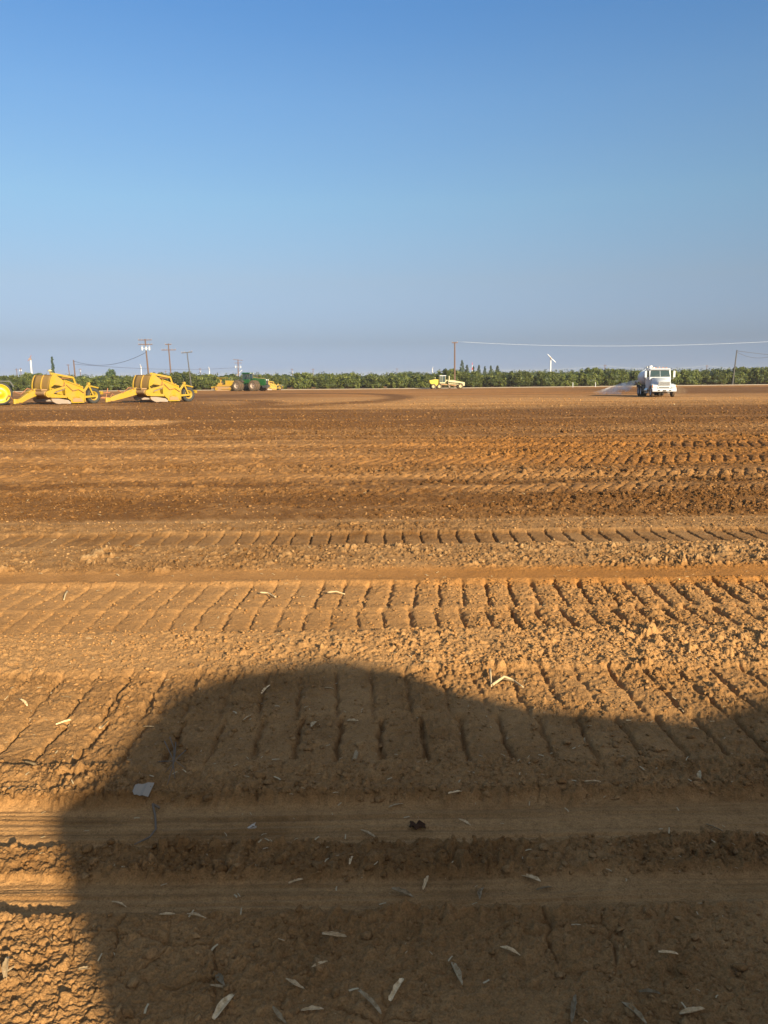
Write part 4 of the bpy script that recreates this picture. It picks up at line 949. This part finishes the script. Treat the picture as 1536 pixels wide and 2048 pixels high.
    for s_ in (1, -1): rl.tube([(-2.0, s_*.4, 2.7), (-2.0, s_*.4, 3.0), (-5.4, s_*.4, 3.0), (-5.4, s_*.4, 2.7)], .025, 6)
    rl.build('tank_rail', M['white'], tank)
    MB().box((-3.8, 0, 1.02), (4.2, 1.3, .16)).build('tank_cradle', M['dark'], root, bevel=.02)
    for s_ in (1, -1):
        MB().prism([(-2.55, .95), (-2.7, 1.15), (-5.2, 1.15), (-5.35, .85), (-5.3, .85), (-5.18, 1.09), (-2.74, 1.09), (-2.62, .95)], s_*.85, s_*1.22).build('rear_mudguard', M['dark'], root)
        MB().box((-2.0, s_*.95, .75), (.8, .4, .5)).build('toolbox', M['dark'], root, bevel=.03)
        ld = MB(); ld.cyl((-5.3, s_*.9, 1.0), (-5.3, s_*1.28, 1.35), .06, None, 8); ld.cyl((-5.3, s_*1.28, 1.35), (-5.3, s_*1.42, 1.38), .10, .14, 10); ld.build('spray_head', M['steel'], root)
    return root
TX, TY = gx(1317, 81.0), 81.0
tk = make_truck(); hd = math.atan2(-math.cos(R(7.0)), -math.sin(R(7.0)))
tk.location = (TX, TY, float(base_z(TX, TY))); tk.rotation_euler = (0, 0, hd)
tk.scale = (1.0, 1.0, 1.04)
tag(tk, 'white conventional cab water truck spraying from its tank on the field', 'water truck')

# ------------------------------------------------------------ water spray and wheel dust
def volume_fan(name, rings, dens, colr, label, cat, nsc=1.2):
    def tip(r, k):
        c = [sum(p[i] for p in r[:-1])/(len(r)-1) for i in range(3)]; return [tuple(c[i]+(p[i]-c[i])*k for i in range(3)) for p in r]
    rings = [tip(rings[0], .0001)]+rings+[tip(rings[-1], .0001)]; me_ = MB().grid(rings)
    m = bpy.data.materials.new(name+'_volume'); m.use_nodes = True; t = m.node_tree; t.nodes.clear()
    out = N(t, 'ShaderNodeOutputMaterial'); v = N(t, 'ShaderNodeVolumePrincipled'); v.inputs['Color'].default_value = (*colr, 1); v.inputs['Anisotropy'].default_value = -.25
    tc = N(t, 'ShaderNodeTexCoord'); gn = tc.outputs['Generated']; sx = N(t, 'ShaderNodeSeparateXYZ'); t.links.new(gn, sx.inputs[0])
    f = noise_node(t, tc.outputs['Object'], nsc, 4, .6)
    f = ramp(t, f, [(.40, (.02, .02, .02)), (.68, (1.0, 1.0, 1.0))])
    g = mathn(t, 'POWER', sx.outputs['X'], 1.3) if nsc < 2 else 1.0
    d = mathn(t, 'MULTIPLY', mathn(t, 'MULTIPLY', g, f), dens); t.links.new(d, v.inputs['Density']); t.links.new(v.outputs[0], out.inputs['Volume'])
    o = me_.build(name, m); import bmesh
    bm = bmesh.new(); bm.from_mesh(o.data); bmesh.ops.remove_doubles(bm, verts=bm.verts, dist=.0005); bmesh.ops.dissolve_degenerate(bm, edges=bm.edges, dist=.0002); bmesh.ops.recalc_face_normals(bm, faces=bm.faces); bm.to_mesh(o.data); bm.free()
    tag(o, label, cat, None, 'stuff'); return o
def spray():
    # nozzle behind the tank, jet falling away to the photo left
    nx, nz = ray(1279, 761, 87); rings = []
    for k in range(9):
        t_ = k/8
        cx, czt = ray(1279-88*t_, 760+25*t_**1.3, 87+1.5*t_)
        D_ = 87+1.5*t_; bot = float(base_z(cx, D_))+.10; top = czt+.08; bot = max(bot, top-.15-4.2*t_) if t_ < .5 else bot
        hw = .15+1.5*t_; mz = (top+bot)/2; hz = max(.06, (top-bot)/2)
        rings.append([(cx, D_+math.cos(a)*hw, mz+math.sin(a)*hz) for a in np.linspace(0, 2*PI, 17)])
    rings.reverse()
    volume_fan('water_spray', rings, 4.2, (.98, .985, 1.0), 'white fan of water spray falling left of the truck', 'water spray')
spray()
def dust():
    cx, cz = ray(1349, 786, 82); rings = []
    for k in range(7):
        t_ = k/6; r = math.sin(PI*(.08+.84*t_)); rings.append([(cx-1.0+2.6*t_, 82.5+math.cos(a)*1.0*r, .5+math.sin(a)*.62*r-.1) for a in np.linspace(0, 2*PI, 13)])
    volume_fan('wheel_dust', [list(r) for r in rings], .10, (.95, .78, .55), 'brown dust puff at the truck front wheel', 'dust', 2.5)
dust()

# ------------------------------------------------------------ the parked vehicle whose shadow falls over the foreground
def make_suv():
    root = empty('utility_vehicle', (0, 0, 0)); B = M['white']
    W0 = 1.95
    # local x runs along the side, y<0 away from the camera side (body from y=0 to -W0), z up
    body = MB(); body.prism([(0, .5), (0, 1.40), (.05, 1.48), (3.3, 1.50), (4.1, 1.49), (4.6, 1.45), (5.25, 1.28), (5.45, 1.1), (5.5, .55), (5.2, .45), (.1, .45)], -W0, 0).build('body', B, root, bevel=.06)
    cab = MB().prism([(.0, 1.45), (.03, 1.83), (.12, 1.90), (.34, 1.96), (.62, 2.10), (.92, 2.25), (1.40, 2.30), (2.05, 2.26), (2.36, 2.10), (2.50, 1.90), (2.72, 1.75), (3.25, 1.56), (3.45, 1.48)], -W0+.03, -.03).build('cab', B, root, bevel=.05)
    for y0, y1 in ((-.035, -.02), (-W0+.02, -W0+.035)):
        MB().prism([(.95, 1.56), (.95, 2.12), (1.6, 2.16), (1.6, 1.56)], y0, y1).build('rear_side_window', M['glass'], cab)
        MB().prism([(1.72, 1.56), (1.72, 2.12), (2.1, 2.08), (2.6, 1.7), (2.75, 1.56)], y0, y1).build('front_side_window', M['glass'], cab)
    for x in (1.05, 4.35):
        for y, s_ in ((-.16, 1), (-W0+.16, -1)): wheel(root, (x, y, .40), .40, .27, 'steel', 'tyre', .6, 0, s_, disc=False)
    MB().box((-.05, -W0/2, .55), (.12, W0-.1, .22)).build('rear_bumper', M['dark'], root, bevel=.03)
    MB().box((5.5, -W0/2, .6), (.12, W0-.1, .25)).build('front_bumper', M['dark'], root, bevel=.03)
    for y in (-.25, -W0+.25): MB().box((-.01, y, 1.15), (.04, .18, .4)).build('tail_light', M['red'], root); MB().box((5.47, y, 1.0), (.06, .3, .18)).build('headlight', M['lens'], root)
    MB().box((2.55, .08, 1.62), (.18, .2, .16)).build('door_mirror', M['dark'], root, bevel=.03)
    return root
sv = make_suv()
sv.location = (.49+.515*.9, -.2-.857*.9, 0); sv.rotation_euler = (0, 0, math.atan2(.515, .857))
tag(sv, 'white utility vehicle parked behind the viewpoint, its shadow over the foreground', 'vehicle')

# ------------------------------------------------------------ litter on the soil
m, t, b = newmat('dry_leaf'); tc = N(t, 'ShaderNodeTexCoord').outputs['Object']; oi = N(t, 'ShaderNodeObjectInfo').outputs['Random']
c = ramp(t, noise_node(t, tc, 60, 4, .6), [(.3, (.42, .25, .11)), (.5, (.66, .45, .24)), (.7, (.84, .61, .36))]); h = N(t, 'ShaderNodeHueSaturation'); t.links.new(c, h.inputs['Color']); t.links.new(mathn(t, 'ADD', mathn(t, 'MULTIPLY', oi, .75), .28), h.inputs['Value']); t.links.new(h.outputs[0], b.inputs['Base Color']); b.inputs['Roughness'].default_value = .85; b.inputs['Specular IOR Level'].default_value = .15
M['leaf'] = m
def gpos(px, py):
    "point where the photo pixel meets the soil"
    d = CM.to_3x3() @ Vector(((px-768)/FPX, -(py-1024)/FPX, -1)); z = 0
    for _ in range(6):
        t_ = (z-CAM_H)/d.z; x, y = d.x*t_, d.y*t_; z = height(x, y)
    return x, y, z
def leaf(name, px, py, L, ang, curl, label, w_=.28, bend=.2, seed=0, cat='dry leaf', group='dry leaves on the soil'):
    "curled dry leaf: a tapering sheet rolled across its width; ang = direction on the ground"
    g = random.Random(seed+int(px)); x, y, z = gpos(px, py); P = []
    n = 10; lat = g.uniform(-.09, .09); ex = g.choice((.35, .6, 1.0))
    for i in range(n+1):
        t_ = i/n; wd = L*w_*.5*(math.sin(PI*min(1, t_*.93+.06))**ex)*g.uniform(.72, 1.15); row = []
        zc = bend*L*math.sin(PI*t_)*.5+.008
        for k in range(7):
            u = -1+k/3.0; a = u*curl
            yy_ = math.sin(a)/max(curl, .1)*wd; zz_ = (1-math.cos(a))/max(curl, .1)*wd
            row.append(((t_-.5)*L, yy_+lat*L*math.sin(t_*2.5)+.01*L*g.random(), zc+zz_+.002*g.random()))
        P.append(row)
    o = MB().grid(P).build(name, M['leaf'], None, solid=.0012)
    o.location = (x, y, z+.002); o.rotation_euler = (g.uniform(-.5, .3), g.uniform(-.25, .25), ang); tag(o, label, cat, group); return o
LV = [(598, 1767, 44, 10, 1.6, 'large rolled dry leaf lying on the front rut, left of centre'), (967, 1792, 40, 62, 1.4, 'pale rolled dry leaf standing out on the front rut, centre right'),
      (853, 1770, 26, 62, 1.3, 'dark folded leaf left of the pale rolled one on the front rut'), (912, 1589, 40, 20, .7, 'long pale leaf on the berm above the rut, centre'), (793, 1615, 34, 12, .8, 'pale leaf on the rut lip left of the long one'),
      (930, 1648, 30, -20, .8, 'small pale leaf at the upper rut edge right of the dark scrap'), (393, 1838, 46, -10, 1.5, 'rolled leaf on the lower rut edge left of centre'), (668, 1875, 52, 4, 1.5, 'long curled pale leaf near the bottom, left of centre'),
      (640, 1933, 34, 12, .9, 'thin pale chip just below the long curled leaf'), (443, 1962, 44, -48, .9, 'dark narrow leaf pointing down, bottom left of centre'), (440, 1978, 44, 4, .8, 'pale leaf crossing under the dark narrow one'),
      (590, 1972, 42, -14, 1.0, 'thin brown leaf crossing the bare soil at bottom centre left'), (449, 2020, 50, 55, .8, 'upright narrow leaf cut by the bottom edge, left'), (625, 2024, 46, 0, 1.0, 'straight pale leaf at the bottom edge, centre left'),
      (560, 2033, 40, -35, 1.0, 'dark leaf at the bottom edge left of the straight pale one'), (738, 2010, 56, -35, .8, 'brown leaf slanting to the bottom edge near the centre'), (912, 1952, 56, -72, 1.1, 'narrow curled leaf standing on end, bottom centre right'),
      (1020, 1908, 42, -22, 1.3, 'dark rolled leaf on the soil below the rut, right of centre'), (1336, 1912, 40, -2, .9, 'grey green curled leaf near the bottom right'), (795, 1985, 44, 50, .9, 'pale forked leaf at bottom centre'),
      (1148, 2022, 60, 62, 1.0, 'long pale leaf standing near the bottom edge, right of centre'), (1268, 2030, 52, -52, 1.0, 'dark curved leaf at the bottom edge, right'), (1385, 2029, 50, 2, 1.2, 'straight pale leaf at the bottom right edge'),
      (1300, 1992, 40, -15, .9, 'small pale curled leaf near the bottom right'), (45, 1408, 30, -20, .7, 'large pale leaf in the sun at the left edge'), (132, 1397, 22, 0, .7, 'small pale leaf in the sun, upper of the left group'),
      (128, 1449, 28, 25, .7, 'pale leaf in the sun left of the upright one'), (214, 1452, 28, 85, .7, 'upright pale leaf in the sun near the shadow edge'), (297, 1457, 24, 0, .9, 'pale leaf lying at the shadow edge'),
      (62, 1534, 40, -12, 1.2, 'orange tinted curled leaf in the sun at the left'), (532, 1382, 26, 40, .9, 'thin leaf in the shadow near the top of the shadow hump'), (658, 1380, 22, -6, .9, 'thin pale leaf right of the thin leaf in the shadow hump'),
      (706, 1445, 26, -8, .9, 'pale leaf at the head of a tread groove, shadow centre'), (708, 1516, 26, 80, .9, 'pale leaf standing in a tread groove'), (628, 1452, 18, 60, .9, 'short leaf between two tread grooves left of centre'),
      (497, 1438, 20, 45, .8, 'small leaf flat in the shadow left of the groove leaves'), (1012, 1367, 34, -12, 1.2, 'pale leaf by the root on the sunlit clods'), (1062, 1762, 40, -22, .9, 'thin dark leaf on the front rut, right of centre'),
      (1088, 1782, 36, 14, .9, 'pale brown leaf beside the thin dark one on the front rut'), (805, 1790, 50, -12, 1.0, 'grey narrow leaf on the front rut left of the dark folded leaf'), (1172, 1488, 20, 60, .8, 'tiny leaf on the right tread band'),
      (1185, 1570, 36, -8, .9, 'brown leaf on the right berm'), (1402, 1553, 22, 50, .8, 'small leaf at the right end of the berm'), (1428, 1660, 34, -20, .8, 'dark leaf on the upper rut at the right'),
      (210, 1752, 0, 0, 0, ''), (237, 1815, 36, -12, 1.0, 'brown leaf on the shaded front rut at the left'), (335, 1833, 34, 0, 1.0, 'thin leaf on the rut edge at the left'), (1100, 1697, 0, 0, 0, ''), (735, 1672, 34, -25, 1.2, 'dark leaf on the upper rut, centre left'),
      (558, 1190, 0, 0, 0, ''), (703, 1722, 24, 75, .9, 'short upright leaf on the crumbly ridge between the ruts'), (15, 1942, 44, -55, .9, 'orange leaf in the sunlit patch at the bottom left corner'), (170, 1943, 26, 2, .8, 'thin straw in the sunlit patch at the bottom left')]
for i, (px, py, Lp, ang, curl, lb) in enumerate(LV):
    if not Lp: continue
    x, y, z = gpos(px, py); L = Lp*math.hypot(y, CAM_H)/FPX*.92
    vis = math.sin(math.atan2(CAM_H, y))           # foreshortening of the ground
    a = math.atan2(math.sin(R(ang))/vis, math.cos(R(ang)))
    L *= math.hypot(math.cos(R(ang)), math.sin(R(ang))/vis)*.9
    leaf('dry_leaf', px, py, min(L, .16), a, min(2.4, curl*1.5), lb, .20+.16*((i*7) % 5)/4, .03+.05*((i*3) % 4)/3, i)
# dark scrap, plastic, foil
x, y, z = gpos(835, 1655); 
P = [[(i*.014-.035+.004*math.sin(j*2.3), j*.010-.018+.007*math.sin(i*2.4), .010+.010*math.sin(i*1.9+j*2.1)) for j in range(5)] for i in range(6)]
m, t, b = newmat('rotten_leaf'); b.inputs['Base Color'].default_value = (.06, .028, .014, 1); b.inputs['Roughness'].default_value = .9; b.inputs['Specular IOR Level'].default_value = .1
o = MB().grid(P).build('rotten_leaf', m, solid=.002, loc=(x, y, z)); tag(o, 'dark crumpled rotten leaf on the upper rut near the centre', 'dry leaf')
x, y, z = gpos(283, 1607)
m, t, b = newmat('grey_plastic'); b.inputs['Base Color'].default_value = (.25, .20, .15, 1); b.inputs['Specular IOR Level'].default_value = .15; b.inputs['Roughness'].default_value = .8
P = [[(-.042+.014*i+(.014 if j == 0 else 0)*(i < 3), -.014+.017*j*(1+.10*i), .006+.004*j+.004*math.sin(i*1.9)) for j in range(4)] for i in range(7)]
o = MB().grid(P, False).build('plastic_scrap', m, solid=.002, loc=(x, y, z+.012)); o.rotation_euler = (R(14), R(4), R(-6)); tag(o, 'flat grey plastic scrap half buried on the berm at the left', 'plastic scrap')
x, y, z = gpos(506, 1657); bv, bf = ico(2)
m, t, b = newmat('crumpled_film'); b.inputs['Base Color'].default_value = (.42, .33, .24, 1); b.inputs['Roughness'].default_value = .25
vv = bv*(1+.35*np.random.default_rng(3).standard_normal(len(bv)))[:, None]*np.array([.016, .013, .010]); o = MB().add(vv.tolist(), bf.tolist()).build('crumpled_wrapper', m, loc=(x, y, z+.008)); tag(o, 'small crumpled shiny wrapper on the upper rut', 'wrapper')
# stems and roots
def stem(pts, r, label, name='dry_twig', mat='stemmat', cat='dry twig', group='dry twigs'):
    pp = []
    for (px, py, dz) in pts: x, y, z = gpos(px, py); pp.append((x, y, z+dz+r))
    Q = []
    for i in range(len(pp)-1):
        for k in range(4): Q.append(tuple(np.array(pp[i])*(1-k/4)+np.array(pp[i+1])*k/4))
    Q.append(pp[-1]); n = len(Q); o = MB().tube(Q, [r*(1-.5*i/n) for i in range(n)], 6).build(name, M[mat]); tag(o, label, cat, group)
M['stemmat'] = paint('dry_stem_bark', (.13, .085, .05), .8, .2)
M['straw'] = paint('pale_root', (.42, .30, .16), .8, .1)
stem([(318, 1602, .01), (306, 1618, .02), (311, 1640, .01), (312, 1662, .004), (300, 1684, .004), (270, 1697, .004)], .006, 'curved brown stem trailing from the plastic scrap down to the rut')
for i, (a, b_) in enumerate((((330, 1500), (350, 1560)), ((352, 1490), (335, 1575)), ((372, 1505), (330, 1548)), ((318, 1530), (372, 1540)), ((340, 1480), (346, 1540)))):
    stem([(a[0], a[1], .012), ((a[0]+b_[0])/2+6, (a[1]+b_[1])/2, .035), (b_[0], b_[1], .006)], .0028, ['thin dead stem, leftmost of the tuft in the shadow', 'thin dead stem crossing the tuft in the shadow', 'thin dead stem leaning left in the tuft', 'thin dead stem lying level across the tuft', 'short dead stem at the top of the tuft'][i])
stem([(980, 1352, .02), (983, 1375, .01)], .008, 'short upright root stub in the sunlit clods', 'root', 'straw', 'root', 'roots')
stem([(985, 1374, .006), (1008, 1362, .02), (1025, 1370, .015), (1046, 1379, .006)], .010, 'pale forked root lying on the sunlit clods', 'root', 'straw', 'root', 'roots')
for i, (a, b_, lb) in enumerate((((655, 1190), (690, 1192), 'pale stick on the sunlit track above centre'), ((520, 1190), (552, 1198), 'pale stick on the sunlit track left of centre'), ((135, 1188), (128, 1205), 'pale stick at the sunlit left'))):
    stem([(a[0], a[1], .015), ((a[0]+b_[0])/2, (a[1]+b_[1])/2, .03), (b_[0], b_[1], .008)], .010, lb, 'dry_stick', 'straw', 'stick', 'sticks on the sunlit soil')
# straw and pale chips, too many to count
def chips():
    g = np.random.default_rng(21); mb = MB()
    for (n, y0, y1, L0, L1) in ((650, 2.0, 4.5, .006, .036), (40, 2.0, 4.5, .02, .045), (420, 4.5, 9, .012, .045), (500, 9, 24, .02, .07)):
        yy = np.sqrt(g.uniform(y0*y0, y1*y1, n)); xx = g.uniform(-1, 1, n)*(.6*yy+.3+1.2*np.exp(-(yy-2)/8)); zz = soil(xx, yy)[0]
        for x, y, z in zip(xx, yy, zz):
            L = g.uniform(0, 1)**2*(L1-L0)+L0; a = g.uniform(0, PI); d = Vector((math.cos(a), math.sin(a), g.uniform(-.2, .3)))*L/2; c = Vector((x, y, z+.004+L*.12))
            m_ = c+Vector((g.uniform(-.12, .12)*L, g.uniform(-.12, .12)*L, L*.06)); wd = g.uniform(.10, .26)*L; mb.beam(c-d, m_, wd, L*.05); mb.beam(m_, c+d, wd*.8, L*.05)
    o = mb.build('straw_litter', M['straw']); tag(o, 'short straw bits and pale chips strewn over the soil', 'straw', None, 'stuff')
chips()

# ------------------------------------------------------------ hazy air
m = bpy.data.materials.new('hazy_air'); m.use_nodes = True; t = m.node_tree; t.nodes.clear(); out = N(t, 'ShaderNodeOutputMaterial'); v = N(t, 'ShaderNodeVolumePrincipled')
v.inputs['Color'].default_value = (.80, .88, 1.0, 1); v.inputs['Density'].default_value = .00014; t.links.new(v.outputs[0], out.inputs['Volume'])
hz = MB().box((0, 4400, 8.5), (12200, 9200, 21)).build('haze', m); tag(hz, 'thin pale haze over the field', None, None, 'stuff')
